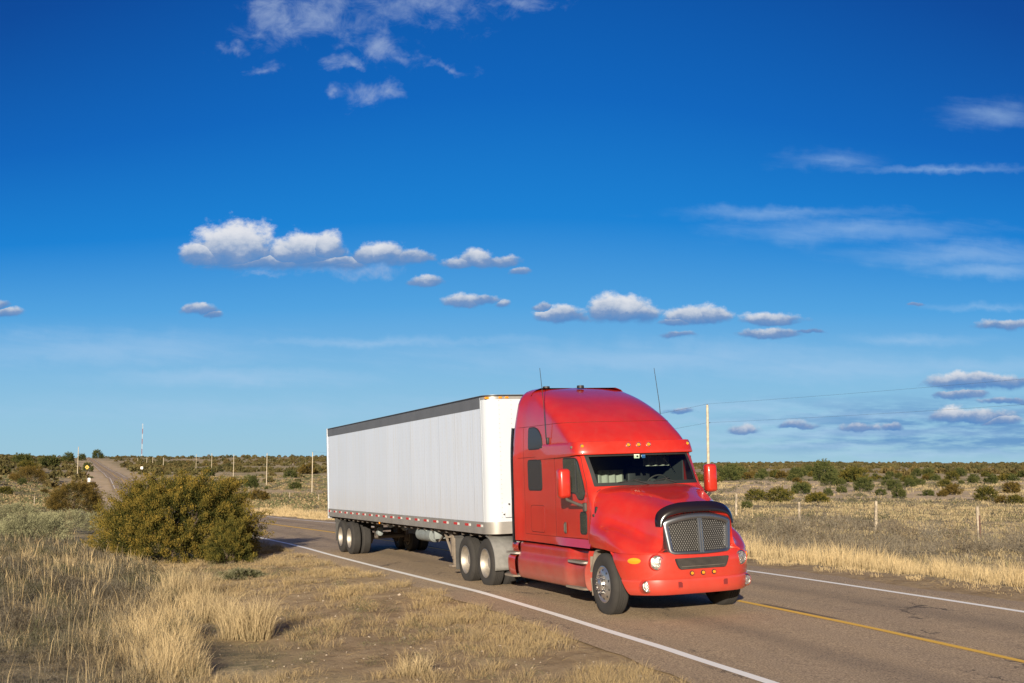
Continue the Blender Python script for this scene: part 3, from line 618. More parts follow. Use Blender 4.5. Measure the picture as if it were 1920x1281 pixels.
for s in (-1, 1):
    h = disc_on(s * .78, .925, [(.118, -.03), (.118, .012), (.104, .018), (.100, .0), (.06, -.03), (0, -.035)], 'headlight', 'chrome', tractor)
    disc_on(s * .78, .925, [(.100, .004), (.08, .012), (.045, .018), (0, .020)], 'headlight_lens', 'lens', h)
    disc_on(s * .78, .925, [(.118, .004), (.130, .012), (.142, -.03)], 'headlight_rim', 'red', h)
    h = disc_on(s * .925, .545, [(.090, -.03), (.090, .012), (.078, .018), (.074, .0), (0, -.02)], 'fog_light', 'chrome', tractor, blend=.8)
    disc_on(s * .925, .545, [(.074, .004), (.05, .012), (0, .016)], 'fog_light_lens', 'lens', h, blend=.8)
    disc_on(s * .925, .545, [(.088, -.045), (.100, .010), (.122, -.06)], 'fog_light_rim', 'red', h, blend=.8)
    disc_on(s * 1.065, .955, [(.10, -.008), (.095, .012), (.06, .022), (0, .026)], 'turn_signal', 'amber', tractor, sc=(1.2, .52), blend=0)
    o = B(); x = bump_x(.42) + .002; fr = rpoly([(s * .42 - .05, .505), (s * .42 + .05, .505), (s * .42 + .05, .615), (s * .42 - .05, .615)], .012)
    ins = rpoly([(s * .42 - .04, .515), (s * .42 + .04, .515), (s * .42 + .04, .605), (s * .42 - .04, .605)], .008)
    va = [(x - .006, *p) for p in fr]; vb2 = [(x + .004, *p) for p in fr]; vc = [(x + .004, *p) for p in ins]; vd = [(x - .05, *p) for p in ins]; n = len(fr)
    o.grid([va + [va[0]], vb2 + [vb2[0]], vc + [vc[0]]]); ti = o.build('tow_hook_frame', 'red', tractor)
    o = B(); o.prism(ins, 'X', x - .02, x + .0015); o.build('tow_hook_opening', mat('dark_red_recess', (.16, .012, .012), .6) if s < 0 else bpy.data.materials['dark_red_recess'], ti)
for y in (-.205, 0, .205):
    h = disc_on(y, .732, [(0, .035), (.016, .032), (.026, .02), (.028, 0)], 'marker_light', 'amber', tractor, 16)
    disc_on(y, .732, [(.027, .010), (.038, .010), (.040, -.01)], 'lamp_ring', 'black', h, 16)
sl = B(); Pz = [(-.505, .978), (.505, .978), (.475, .89), (.43, .80), (-.43, .80), (-.475, .89)]
Pz = rpoly(Pz, [.03, .03, .02, .04, .04, .02])
for dx, gr in ((.006, 0),):
    sl.prism(Pz, 'X', 1.22, 1.262)
for v in sl.bm.verts: v.co.x = bump_x(v.co.y) + (.022 if v.co.x > 1.24 else -.02)
slot = sl.build('lower_grille', 'black', tractor)
sl = B()
for z in np.linspace(.815, .962, 9):
    w = np.interp(z, [.80, .89, .978], [.41, .455, .48]); sl.tube([(bump_x(y) + .024, y, z) for y in np.linspace(-w, w, 9)], .0045, 5)
sl.tube([(bump_x(y) + .028, y, .845) for y in np.linspace(-.40, .40, 9)], .006, 5)
sl.build('lower_grille_bars', 'chassis', slot)
# ---- grille: arched surround, two mesh panels, centre bar
def gpoly(w_top, w_bot, z_edge, z_mid, z_bot, n=18, r=.07, y0=None):
    pts = [(-w_bot, z_bot), (w_bot, z_bot)]
    arch = [(w_top * math.cos(a) / math.cos(0.0) if False else w_top * (1 - 2 * k / n), 0) for k, a in enumerate(range(n + 1))]
    arch = [(y, z_edge + (z_mid - z_edge) * (1 - (abs(y) / w_top) ** 2.2)) for y, _ in arch]
    pts = [(-w_bot, z_bot), (0, z_bot - .012), (w_bot, z_bot)] + arch
    rr = [r, 0, r] + [r] + [0] * (len(arch) - 2) + [r]
    return rpoly(pts, rr, 5)
def gx_(z, y=0): return 1.245 - (z - 1.04) * 0.075 - 0.10 * (abs(y) / .65) ** 2.5
outer = gpoly(.655, .575, 1.575, 1.69, 1.035); inner = gpoly(.535, .492, 1.505, 1.588, 1.095, r=.05)
def resamp(poly, n=120):
    P = np.array(list(poly) + [poly[0]]); s = np.concatenate([[0], np.cumsum(np.hypot(*np.diff(P, axis=0).T))]); t = np.linspace(0, s[-1], n + 1)[:-1]
    return np.column_stack([np.interp(t, s, P[:, 0]), np.interp(t, s, P[:, 1])])
def ang_samp(poly, n=140):
    P = resamp(poly, 900); c = np.array([0, 1.33]); a = np.arctan2(P[:, 1] - c[1], P[:, 0] - c[0]); o = np.argsort(a); aa = np.linspace(-math.pi, math.pi, n + 1)[:-1]
    r_ = np.hypot(*(P - c).T)[o]; rr = np.interp(aa, a[o], r_, period=2 * math.pi); return np.column_stack([c[0] + rr * np.cos(aa), c[1] + rr * np.sin(aa)])
OA, IA = ang_samp(outer), ang_samp(inner)
gz_ = B(); R_ = []
for (t, dx) in [(-.28, -.14), (-.10, -.06), (0.0, -.005), (.10, .018), (.3, .028), (.65, .024), (.9, .012), (1.0, -.012), (1.0, -.05)]:
    ring = [(gx_(z, y) + dx, y, z) for y, z in (OA * (1 - t) + IA * t)]; R_.append(ring + [ring[0]])
gz_.grid(R_); surround = gz_.build('grille_surround', 'bezel', tractor, ang=50, weld=.0003)
nz = B(); secL = sec_cache[1.15]
seq = [0, 4, 9, 13, 17, 20, 24, 28, 32, 36, 40, 44]
def oa_at(f):                                   # surround outline from top centre (0) down to the bottom centre (1)
    half = sorted([(y, z) for y, z in OA if y >= -1e-6], key=lambda q: -math.atan2(q[1] - 1.33, q[0])); n_ = len(half); k = min(int(f * (n_ - 1)), n_ - 2); t = f * (n_ - 1) - k
    return half[k][0] * (1 - t) + half[k + 1][0] * t, half[k][1] * (1 - t) + half[k + 1][1] * t
for s in (-1, 1):
    rows_ = []
    for k in range(45):
        hy, hz = secL[k]; a = math.atan2(hz - 1.33, hy + 1e-6)
        d_ = np.arctan2(OA[:, 1] - 1.33, OA[:, 0]); j = int(np.argmin(np.abs(d_ - a))); oy, oz = OA[j]
        oy = max(oy, 0.0); row = []
        for t in (0, .35, .7, 1.0): row.append((1.15 * (1 - t) + (gx_(oz, oy) - .085) * t + .018 * math.sin(math.pi * t), s * (hy * (1 - t) + oy * t), hz * (1 - t) + oz * t))
        rows_.append(row)
    nz.grid(rows_)
nz.build('hood_nose', 'red', tractor, ang=60)
mp = B(); IP = OA * 0 + IA; cv_ = mp.bm.verts.new((gx_(1.33) - .03, 0, 1.33)); ringv = [mp.bm.verts.new((gx_(z, y) - .03, y, z)) for y, z in IP]
mid = [mp.bm.verts.new((gx_(1.33 + (z - 1.33) * .5, y * .5) - .03, y * .5, 1.33 + (z - 1.33) * .5)) for y, z in IP]
for k in range(len(ringv)):
    j = (k + 1) % len(ringv); mp.bm.faces.new((ringv[k], ringv[j], mid[j], mid[k])); mp.bm.faces.new((mid[k], mid[j], cv_))
mp.build('grille_mesh', 'grille', tractor)
cbz = B()
for yy in (-.022, .022): cbz.tube([(gx_(z) + .008, yy, z) for z in np.linspace(1.055, 1.61, 7)], .022, 10)
cbz.box((gx_(1.33) - .01, 0, 1.33), (.04, .07, .55)); cbz.build('grille_centre_bar', 'bezel', tractor)
# ---- smoked bug shield arching over the grille
bs = B(); rows_ = []
n = 40
for k in range(n + 1):
    t = k / n * 2 - 1; u = abs(t); sg = 1 if t > 0 else -1
    # spine: from side low, round the corner, across the top
    sp = cr([(0, 0, 1.768), (.35, .28, 1.760), (.6, .48, 1.727), (.75, .60, 1.672), (.88, .655, 1.588), (1.0, .674, 1.495)], [u])[0]
    dirn = cr([(0, 0, 1), (.45, .10, .98), (.65, .45, .88), (.80, .85, .45), (1.0, .98, .15)], [u])[0]; dirn = dirn / np.linalg.norm(dirn)
    h = 0.115 * (1 - 0.55 * u ** 4); row = []
    for (f, bx) in [(-.45, .040), (0, .048), (.35, .030), (.7, -.01), (1.0, -.05), (.95, -.065), (.3, -.0), (-.4, .022)]:
        y = sg * (sp[0] + dirn[0] * h * f); z = sp[1] + dirn[1] * h * f
        row.append((gx_(min(z, 1.72), min(abs(y), .66)) + bx + .0 * u, y, z))
    rows_.append(row)
bs.grid(rows_); bs.build('bug_shield', 'blackp', tractor, ang=50)
# ---- mirrors
for s in (-1, 1):
    m_ = B(); m_.box((-0.87, s * 1.49, 2.225), (.17, .225, .52), .06, 4)
    for v in m_.bm.verts:
        if v.co.x > -.87: v.co.x += .05 * (1 - ((v.co.z - 2.225) / .26) ** 2) * (1 - (abs(v.co.y - s * 1.49) / .12) ** 2 * .6)
    mo = m_.build('mirror', 'red', tractor, ang=60)
    g_ = B(); g_.box((-0.962, s * 1.49, 2.225), (.006, .18, .46), .002); g_.build('mirror_glass', 'chrome', mo, smooth=False)
    a_ = B(); a_.tube([(-0.86, s * 1.47, 1.99), (-0.84, s * 1.44, 1.935), (-0.74, s * 1.30, 1.86), (-.69, s * 1.20, 1.82)], [.028, .03, .028, .032], 10); a_.box((-.66, s * 1.19, 1.80), (.12, .07, .16), .03); a_.build('mirror_arm', 'dusty' if False else 'chassis', mo)
# ---- side fairing over the tanks, with steps
FP = [(1.06, 1.04), (1.13, 1.055), (1.175, 1.03), (1.19, .97), (1.19, .90), (1.20, .845), (1.235, .80), (1.262, .74), (1.272, .64), (1.266, .52), (1.245, .43), (1.21, .375), (1.14, .355), (1.02, .355)]
fpr = cr(np.column_stack([np.arange(len(FP)), np.array(FP)]), np.linspace(0, len(FP) - 1, 46))
def scoop(x, z):
    a = np.exp(-((x + 0.98) / .42) ** 4) * (0.11 if z > .86 else 0.0) + np.exp(-((x + 1.0) / .36) ** 4) * (.075 if z < .80 else .05) * 1.0
    return a * (1 if .37 < z < 1.04 else .2)
for s in (-1, 1):
    f_ = B(); rows_ = []
    for x in np.linspace(-3.95, -0.62, 64):
        ef = 1.0 - 0.25 * np.clip((-3.72 - x) / .23, 0, 1) ** 2; sh = 0.0
        rows_.append([(x, s * (1.02 + (y - 1.02) * ef - scoop(x, z)), z) for y, z in fpr])
    f_.grid(rows_)
    fo = f_.build('side_fairing', 'red_low', tractor, ang=50)
    e_ = B(); e_.prism([(s * y, z) for y, z in fpr[::3]], 'X', -0.62, -0.60); e_.build('fairing_edge', 'red_low', fo)
    # rear quarter piece, rounded in plan, with its own steps
    r_ = B(); rows_ = []
    for t in np.linspace(0, 1, 16):
        k = max(0.0, 1 - t ** 3.2) ** .5
        rows_.append([(-3.96 - .66 * math.sin(t * math.pi / 2) * (.86 + .14 * math.cos((z - .62) * 5)), s * (0.80 + (y - .80) * k - .05 * math.exp(-((z - .84) / .05) ** 2) * k), z) for y, z in fpr])
    r_.grid(rows_); r_.build('rear_fairing', 'red', tractor, ang=50)
    for (xa, xb, z, w) in [(-1.40, -0.60, .855, .11), (-1.55, -0.62, .40, .10), (-4.45, -3.86, .85, .13), (-4.60, -3.95, .395, .13)]:
        st = B(); st.prism(rpoly([(xa, s * 1.06), (xa + .04, s * (1.17 + w * .95)), (xb - .05, s * (1.17 + w * .95)), (xb, s * 1.06)], .06, 4), 'Z', z - .035, z, .006); so_ = st.build('step', 'dusty' if z < .5 else 'railgrey', tractor, ang=30)
        if z > .5:
            tr_ = B()
            for x in np.arange(xa + .07, xb - .07, .045): tr_.box((x, s * (1.155 + w * .4), z + .003), (.022, w * 1.15, .008))
            tr_.build('tread', 'chassis', so_, smooth=False)
# inner wheel-house liner behind the steer wheels
for s in (-1, 1):
    w = B(); rows_ = []
    for a in np.linspace(R(58), R(205), 22):
        rr = .61 + .03 * math.sin(a * 9); rows_.append([(rr * math.cos(a), s * yy, .55 + rr * math.sin(a)) for yy in (.72, .9, 1.08, 1.165)] )
    w.grid(rows_)
    w.grid([[(-.60 - .02 * k, s * yy, z) for yy in (.7, .95, 1.16)] for k, z in enumerate((.95, .7, .5, .34))])
    o = w.build('wheel_house_liner', 'dusty', tractor)
    sm = o.modifiers.new('thick', 'SOLIDIFY'); sm.thickness = .02
# ---- wheels
def wheel(parent, x, y, s, kind, loc_z=.52):
    e = empty('wheel', (x, y, loc_z)); e.parent = parent
    t = B(); hw = .14
    prof = [(.30, -hw + .02), (.33, -hw + .002), (.42, -hw - .006), (.475, -hw + .004), (.505, -hw + .028), (.518, -hw + .05), (.520, 0), (.518, hw - .05), (.505, hw - .028), (.475, hw - .004), (.42, hw + .006), (.33, hw - .002), (.30, hw - .02)]
    # tread grooves
    p2 = prof[:6]
    for g_ in (-.06, -.02, .02, .06): p2 += [(.519, g_ - .007), (.509, g_ - .005), (.509, g_ + .005), (.519, g_ + .007)]
    p2 += prof[7:]; t.lathe(p2, (0, 0, 0), 'Y', 56); t.build('tyre', 'tyre', e, ang=30)
    r = B()
    if kind == 'steer':                         # convex disc with hand holes, hub and stud row; s = outward direction
        r.lathe([(.305, s * .10), (.31, s * .125), (.295, s * .13), (.285, s * .115), (.27, s * .105), (.235, s * .125), (.165, s * .140), (.10, s * .142), (.095, s * .15), (.085, s * .20), (.06, s * .215), (0, s * .22)], (0, 0, 0), 'Y', 48)
        r.lathe([(.30, s * .12), (.29, s * .0), (.27, -s * .10)], (0, 0, 0), 'Y', 40)
        ro = r.build('rim', 'alu', e, ang=30); h = B(); n_ = B()
        for k in range(10):
            a = 2 * math.pi * (k + .5) / 10; h.lathe([(0, s * .1305), (.020, s * .1305), (.022, s * .12)], (.232 * math.cos(a), -s * .002, .232 * math.sin(a)), 'Y', 12)
            a = 2 * math.pi * k / 10; c = (.142 * math.cos(a), 0, .142 * math.sin(a)); n_.lathe([(.022, s * .135), (.021, s * .15), (.017, s * .16), (.016, s * .205), (.008, s * .215), (0, s * .216)], c, 'Y', 10)
        h.build('hand_hole', 'black', ro); n_.build('lug_nut', 'chrome', ro)
    else:
        d = .10 if kind == 'dish' else .02
        r.lathe([(.305, s * .115), (.312, s * .138), (.298, s * .142), (.288, s * .125), (.27, s * .10), (.262, s * .02), (.255, -s * .055), (.20, -s * .075), (.14, -s * .07), (.125, -s * .06), (.12, s * .02), (.105, s * .045), (.05, s * .05), (0, s * .052)], (0, 0, 0), 'Y', 44)
        ro = r.build('rim', 'rim', e, ang=30); n_ = B(); h = B()
        for k in range(10):
            a = 2 * math.pi * k / 10; n_.lathe([(.017, -s * .07), (.015, -s * .035), (0, -s * .033)], (.165 * math.cos(a), 0, .165 * math.sin(a)), 'Y', 8)
            a += math.pi / 10; h.lathe([(0, -s * .062), (.022, -s * .062), (.022, -s * .08)], (.228 * math.cos(a), 0, .228 * math.sin(a)), 'Y', 10)
        n_.build('lug_nut', 'chassis', ro); h.build('hand_hole', 'black', ro)
    return e
def copy_tree(o, parent=None):
    c = o.copy(); COL.objects.link(c)
    if parent is not None: c.parent = parent
    for ch in [q for q in list(bpy.data.objects) if q.parent == o]: copy_tree(ch, c)
    return c
wr = wheel(tractor, 0, -1.08, -1, 'steer'); wl = wheel(tractor, 0, 1.08, 1, 'steer')
for w in (wr, wl): w.rotation_euler = (0, 0, R(-2.5))
dr = wheel(tractor, -5.78, -1.12, -1, 'dish'); dl = wheel(tractor, -5.78, 1.12, 1, 'dish')
for (x, y, src) in [(-7.10, -1.12, dr), (-7.10, 1.12, dl), (-5.78, -.79, dl), (-7.10, -.79, dl), (-5.78, .79, dr), (-7.10, .79, dr)]:
    c = copy_tree(src); c.parent = tractor; c.location = (x, y, .52); c.rotation_euler = (0, rng.uniform(0, 3), 0)
# ---- chassis
ch = B()
for s in (-1, 1): ch.box((-4.0, s * .43, .95), (8.1, .09, .27)); ch.box((0.45, s * .43, .80), (1.2, .09, .22))
for x in (-5.78, -7.10, 0): ch.tube([(x, -.95, .52), (x, .95, .52)], .075, 12)
for x in (-5.78, -7.10): ch.sphere((x, 0, .55), .22)
ch.box((-.1, 0, .80), (1.6, .75, .55), .05); ch.box((-3.0, 0, .95), (2.6, .8, .3)); ch.box((.9, 0, .72), (.2, 1.2, .4)); ch.box((-0.9, 0, 1.05), (.8, 1.9, .1)); ch.box((-2.6, 0, 1.06), (2.6, 2.0, .08))
ch.build('chassis', 'chassis', tractor)
for s in (-1, 1):
    tk = B(); tk.tube([(-3.6, s * .80, .66), (-1.7, s * .80, .66)], .29, 24); tk.build('fuel_tank', 'railgrey', tractor)
fw = B(); fw.prism(rpoly([(-6.0, -.45), (-6.0, .45), (-6.9, .45), (-7.15, .12), (-6.55, .06), (-6.55, -.06), (-7.15, -.12), (-6.9, -.45)], .06), 'Z', 1.08, 1.13); fw.build('fifth_wheel', 'chassis', tractor)
for s in (-1, 1):
    q = B(); rows_ = []
    for a in np.linspace(R(-12), R(88), 14):
        rr = .60; rows_.append([(-5.78 + rr * math.cos(a), s * yy, .52 + rr * math.sin(a)) for yy in (.62, .9, 1.2, 1.245)] + [(-5.78 + (rr - .03) * math.cos(a), s * 1.25, .52 + (rr - .03) * math.sin(a))])
    q.grid(rows_); o = q.build('quarter_fender', 'fender', tractor); sm = o.modifiers.new('thick', 'SOLIDIFY'); sm.thickness = .012
    q = B(); q.box((-7.78, s * .95, .62), (.02, .62, .72), .004); q.box((-7.78, s * .95, 1.0), (.04, .66, .05)); q.build('mud_flap', 'flap', tractor)
rwall = B(); rwall.box((-4.6, 0, 1.25), (.5, .9, .3), .03); rwall.tube([(-4.3, -.2, 1.4), (-4.7, -.2, 2.0), (-5.2, -.15, 1.7)], .02, 6); rwall.build('air_lines', 'chassis', tractor)

# ================================================================== TRAILER
TOX = -5.36
trailer = bpy.data.objects.new('box_trailer', None); COL.objects.link(trailer); place(trailer, TOX - 0.0)
tag(trailer, 'long white box trailer with grey top band coupled behind the red tractor', 'trailer')
L = 16.15; HW = 1.295; RC = .30
def plan(off=0.0, n=8, back=True):
    P = [(-L, -HW - off), (-RC, -HW - off)]
    P += [(-RC + (RC + off) * math.sin(a), -HW + RC - (RC + off) * math.cos(a)) for a in np.linspace(0, math.pi / 2, n + 1)[1:]]
    P += [(x, -y) for x, y in P[::-1]]
    return P
def band(z0, z1, off, name, m, sub=None, parent=trailer, x0=None, ang=35):
    b = B(); P = plan(off); b.grid([[(x, y, z) for x, y in P] for z in (z0, z1)]); return b.build(name, m, parent, ang=ang)
sk = B()
for s in (-1, 1): sk.prism([(-L, 1.40), (-RC, 1.40), (-RC, 4.09), (-L, 4.09)], 'Y', s * (HW - .03), s * HW)
sk.build('side_panel', 'skin', trailer, smooth=False)
fb = B(); P = plan()[1:-1]; fb.grid([[(x, y, z) for x, y in P] for z in (1.40, 4.11)]); front = fb.build('front_panel', 'white', trailer, ang=50)
rv = B()
for z in np.arange(1.5, 4.05, .10):
    for y in (-.98, -.70, .98, .70, 0.0): rv.box((.002, y, z), (.006, .014, .014))
rv.build('rivets', 'railgrey', front, smooth=False)
seamst = B()
for s in (-1, 1): seamst.box((-RC - .02, s * (HW + .002), 2.74), (.05, .006, 2.70)); 
seamst.build('corner_trim', 'white', trailer, smooth=False)
for s in (-1, 1):
    g_ = B(); g_.box((-L / 2 - .15, s * (HW + .004), 3.965), (L - .40, .006, .235)); g_.build('top_band', 'topgrey', trailer, smooth=False)
band(4.085, 4.12, .010, 'top_rail', 'black'); 
tr = B(); tr.prism(plan(.004), 'Z', 4.10, 4.125); tr.build('roof', 'railgrey', trailer)
fr_ = B(); Pf = plan(.008)[1:-1]; fr_.grid([[(x, y, z) for x, y in Pf] for z in (4.03, 4.09)]); fr_.build('front_top_rail', 'railgrey', trailer)
rail = band(1.16, 1.40, .010, 'bottom_rail', 'railgrey')
lip = B(); Pl = plan(.016); lip.grid([[(x, y, z) for x, y in Pl] for z in (1.145, 1.175)]); lip.grid([[(x, y, 1.145) for x, y in Pl], [(x - .03, y * .97, 1.145) for x, y in Pl]]); lip.build('rail_lip', 'railgrey', rail)
fl = B(); fl.prism(plan(-.04), 'Z', 1.16, 1.22)
for x in np.arange(-L + .3, -.2, .6): fl.box((x, 0, 1.11), (.06, 2.45, .10))
fl.build('floor', 'chassis', trailer, smooth=False)
for s in (-1, 1):
    for k in range(20):
        x = -0.62 - k * 0.805
        t1 = B(); t1.box((x, s * (HW + .013), 1.318), (.26, .004, .052)); o = t1.build('reflective_tape', 'tape_r', rail, smooth=False)
        t1 = B(); t1.box((x + .20, s * (HW + .013), 1.318), (.13, .004, .052)); t1.build('white_tape', 'tape_w', o, smooth=False)
# rear frame and doors
rf = B()
for s in (-1, 1): rf.box((-L + .02, s * (HW - .035), 2.60), (.12, .11, 3.06), .01)
rf.box((-L + .02, 0, 4.05), (.12, 2.5, .16), .01); rf.box((-L + .02, 0, 1.15), (.12, 2.55, .16), .01); rf.build('rear_frame', 'white', trailer)
for s in (-1, 1):
    d = B(); d.box((-L - .03, s * .62, 2.62), (.03, 1.2, 2.75), .01); do = d.build('rear_door', 'white', trailer)
    d = B(); d.tube([(-L - .07, s * .5, 1.25), (-L - .07, s * .5, 3.95)], .02, 8); d.build('lock_rod', 'railgrey', do)
    d = B(); d.lathe([(0, -.03), (.06, -.028), (.065, 0)], (-L - .05, s * 1.12, 1.15), 'X', 12); d.build('tail_light', 'redlens', trailer)
    for x in (-.18,):
        d = B(); d.box((-RC * .28, s * (HW - .07), 4.06), (.05, .10, .045), .008); d.build('corner_marker_light', 'amber', trailer)
for y in (-.95, -.80): 
    d = B(); d.box((.014, y, 4.06), (.02, .08, .04), .006); d.build('front_marker_light', 'amber', trailer)
gbx = B(); gbx.box((.03, -.83, 1.62), (.05, .20, .26), .012); go_ = gbx.build('document_box', 'white', trailer)
gbx = B()
for dy in (-.12, .12): gbx.box((.03, -.83 + dy, 1.56), (.02, .03, .025))
gbx.box((.03, -.83, 1.775), (.02, .03, .03)); gbx.build('latch', 'chassis', go_)
# landing gear: braced legs and feet
for s in (-1, 1):
    lg = B(); x0 = -3.32
    lg.box((x0, s * .98, .78), (.12, .12, .72), .008); lg.box((x0, s * .98, .40), (.09, .09, .30)); lg.box((x0, s * .98, .27), (.26, .24, .05), .01)
    lg.tube([(x0 - .03, s * 1.02, .48), (x0 - .75, s * 1.02, 1.14)], .035, 6); lg.tube([(x0 - .05, s * 1.02, .85), (x0 - .40, s * 1.02, 1.12)], .025, 6)
    lg.prism([(x0 - .06, 1.14), (x0 + .08, 1.14), (x0 + .06, .50), (x0 - .05, .50)], 'Y', s * 1.05, s * 1.07); lg.prism([(x0 - .10, .86), (x0 - .05, .55), (x0 - .05, 1.13), (x0 - .36, 1.13)], 'Y', s * 1.045, s * 1.052)
    lg.build('landing_gear_leg', 'dusty', trailer, smooth=False)
lg = B(); lg.tube([(-3.32, -.98, .85), (-3.32, .98, .85)], .03, 8); lg.tube([(-3.32, -1.2, .95), (-3.32, -.9, .95)], .02, 8); lg.build('landing_gear_shaft', 'dusty', trailer)
tk = B(); tk.tube([(-6.0, -1.02, .93), (-5.95, -1.02, .93), (-4.75, -1.02, .93), (-4.7, -1.02, .93)], [.13, .17, .17, .13], 20); tk.build('air_tank', 'tank', trailer)
tk = B(); tk.tube([(-5.1, -1.1, 1.12), (-5.1, -1.14, 1.02)], .07, 12); tk.build('tank_cap', 'tank', trailer); tk = B(); tk.box((-4.45, -1.0, .98), (.10, .30, .26), .02); tk.build('tank_fittings', 'tank', trailer); tk = B(); tk.tube([(-4.65, -.9, 1.0), (-4.35, -1.05, .80), (-4.25, -.9, 1.05)], .018, 6); tk.build('air_hose', 'chassis', trailer)
lt = B(); lt.lathe([(0, -.03), (.03, -.028), (.035, 0)], (-9.2, -HW, 1.12), 'Y', 10); lt.build('side_marker_light', 'amber', trailer)
# bogie
bx_ = -18.61 - TOX
bo_ = B()
for s in (-1, 1): bo_.box((bx_ - .6, s * .5, .98), (3.4, .10, .22)); bo_.box((bx_ - .62, s * .5, .75), (.5, .12, .35)); bo_.box((bx_ + .62, s * .5, .75), (.22, .12, .35))
for x in (bx_, bx_ - 1.24): bo_.tube([(x, -.95, .52), (x, .95, .52)], .07, 12); bo_.lathe([(.2, -.1), (.21, 0), (.2, .1)], (x, -.62, .52), 'Y', 18); bo_.lathe([(.2, -.1), (.21, 0), (.2, .1)], (x, .62, .52), 'Y', 18)
bo_.build('bogie_frame', 'chassis', trailer)
cy = B()
for (x, y, z) in [(bx_ + .75, -.45, .78), (bx_ + 1.3, -.6, .70), (bx_ + 1.15, -.2, .92), (bx_ + 1.0, .3, .8)]: cy.tube([(x - .12, y, z), (x - .10, y, z), (x + .10, y, z), (x + .12, y, z)], [.06, .09, .09, .06], 14)
cy.tube([(bx_ + .5, -.5, .95), (bx_ + 1.9, -.55, .98), (bx_ + 3.5, -.45, 1.03)], .02, 6); cy.build('brake_chamber', 'tank', trailer)
for (x, y, src) in [(bx_, -1.12, dr), (bx_ - 1.24, -1.12, dr), (bx_, 1.12, dl), (bx_ - 1.24, 1.12, dl), (bx_, -.79, dl), (bx_ - 1.24, -.79, dl), (bx_, .79, dr), (bx_ - 1.24, .79, dr)]:
    c = copy_tree(src); c.parent = trailer; c.location = (x, y, .52); c.rotation_euler = (0, rng.uniform(0, 3), 0)
for s in (-1, 1):
    q = B(); q.box((bx_ - 2.0, s * .95, .66), (.02, .60, .62), .004); q.box((bx_ - 2.0, s * .95, 1.02), (.04, .64, .12)); q.build('mud_flap', 'flap', trailer)
ub = B(); ub.box((-L + .12, 0, .62), (.1, 2.2, .1)); [ub.box((-L + .12, s * .55, .85), (.08, .08, .5)) for s in (-1, 1)]; ub.build('underride_guard', 'dusty', trailer, smooth=False)
sp = B(); sp.box((-7.2, 0, .98), (1.6, 1.6, .25)); [sp.lathe([(.30, -.12), (.42, -.14), (.5, -.1), (.51, 0), (.5, .1), (.42, .14), (.30, .12)], (0, 0, 0), 'Z', 32)]
for v in sp.bm.verts:
    if abs(v.co.x) < .6 and abs(v.co.z) < .2: v.co = Vector((v.co.x - 6.9, v.co.y + 0.1, v.co.z + .80))
sp.build('spare_wheel_rack', 'black', trailer)
# coupled pair keep their joint clear of each other
# ================================================================== TERRAIN
def sstep(x, a, b):
    t = np.clip((np.asarray(x, float) - a) / (b - a), 0, 1); return t * t * (3 - 2 * t)
# road centre (yellow line) as X over Y
_cx = [(14, .20), (12, .50), (10, .78), (6.8, 1.13), (3.7, 1.375), (1.5, 1.46), (-.25, 1.51), (-10, 1.62), (-20, 1.67), (-34, 1.66)]
_pts = [tuple(tw(x, y)[:2]) for x, y in _cx]
_e = _pts[-1]
_far = [(_e[0] - .385 * d, _e[1] + d) for d in (6, 14, 25)]
_n0 = tw(14, .20); ROADP = [(float(_n0[0]) + 2.2, float(_n0[1]) - 5.0), (float(_n0[0]) + 5.0, float(_n0[1]) - 12.0)] + _pts + _far + [(-129.5, 384), (-240, 685), (-477, 1313), (-560, 1520), (-680, 1820), (-900, 2400)]
ROADP = sorted(ROADP, key=lambda p: p[1]); RY = np.array([p[1] for p in ROADP]); RX = np.array([p[0] for p in ROADP])
def Xc(Y): return np.interp(Y, RY, RX)
def lat(X, Y): return (np.asarray(X) - Xc(Y)) * 0.934         # + is the far side of the road (right)
PY = [-200, 0, 14.4, 17.5, 20.7, 42, 53, 67, 80, 120, 180, 250, 300, 384, 440, 525, 685, 900, 1313, 1500, 1750, 2500, 9000]
PV = [-.3, .32, .14, .092, .046, -.335, -.6, -.99, -1.36, -2.4, -3.5, -4.1, -4.2, -2.15, -2.5, -1.7, -1.3, 1.5, 7.4, 11.0, 12.5, 5, 0]
QY = [-200, 0, 25, 42, 53, 80, 150, 400, 800, 1500, 2600, 4500, 9000]; QV = [-.3, .2, 0.03, -.30, -.42, -.52, -.62, -.6, .2, 1.8, 4.0, 2.0, 0]
SY = [-200, 0, 20.7, 42, 60, 130, 300, 500, 900, 1500, 2500, 9000]; SV = [-.3, .06, 0.02, -.15, -.2, -.2, .6, 3.4, 8.5, 14, 17, 10]
def vnoise(x, y, seed=0):
    x = np.asarray(x, float); y = np.asarray(y, float); xi = np.floor(x).astype(np.int64); yi = np.floor(y).astype(np.int64); fx = x - xi; fy = y - yi
    fx = fx * fx * (3 - 2 * fx); fy = fy * fy * (3 - 2 * fy)
    def h(a, b):
        n = (a * 374761393 + b * 668265263 + seed * 982451653) & 0x7fffffff; n = ((n ^ (n >> 13)) * 1274126177) & 0x7fffffff; return ((n ^ (n >> 16)) & 0xffff) / 65535.0
    return (h(xi, yi) * (1 - fx) + h(xi + 1, yi) * fx) * (1 - fy) + (h(xi, yi + 1) * (1 - fx) + h(xi + 1, yi + 1) * fx) * fy
def fbm(x, y, seed=0, o=4):
    s = 0; a = .5; t = 0
    for k in range(o): s = s + a * vnoise(x * 2 ** k, y * 2 ** k, seed + k); t += a; a *= .5
    return s / t
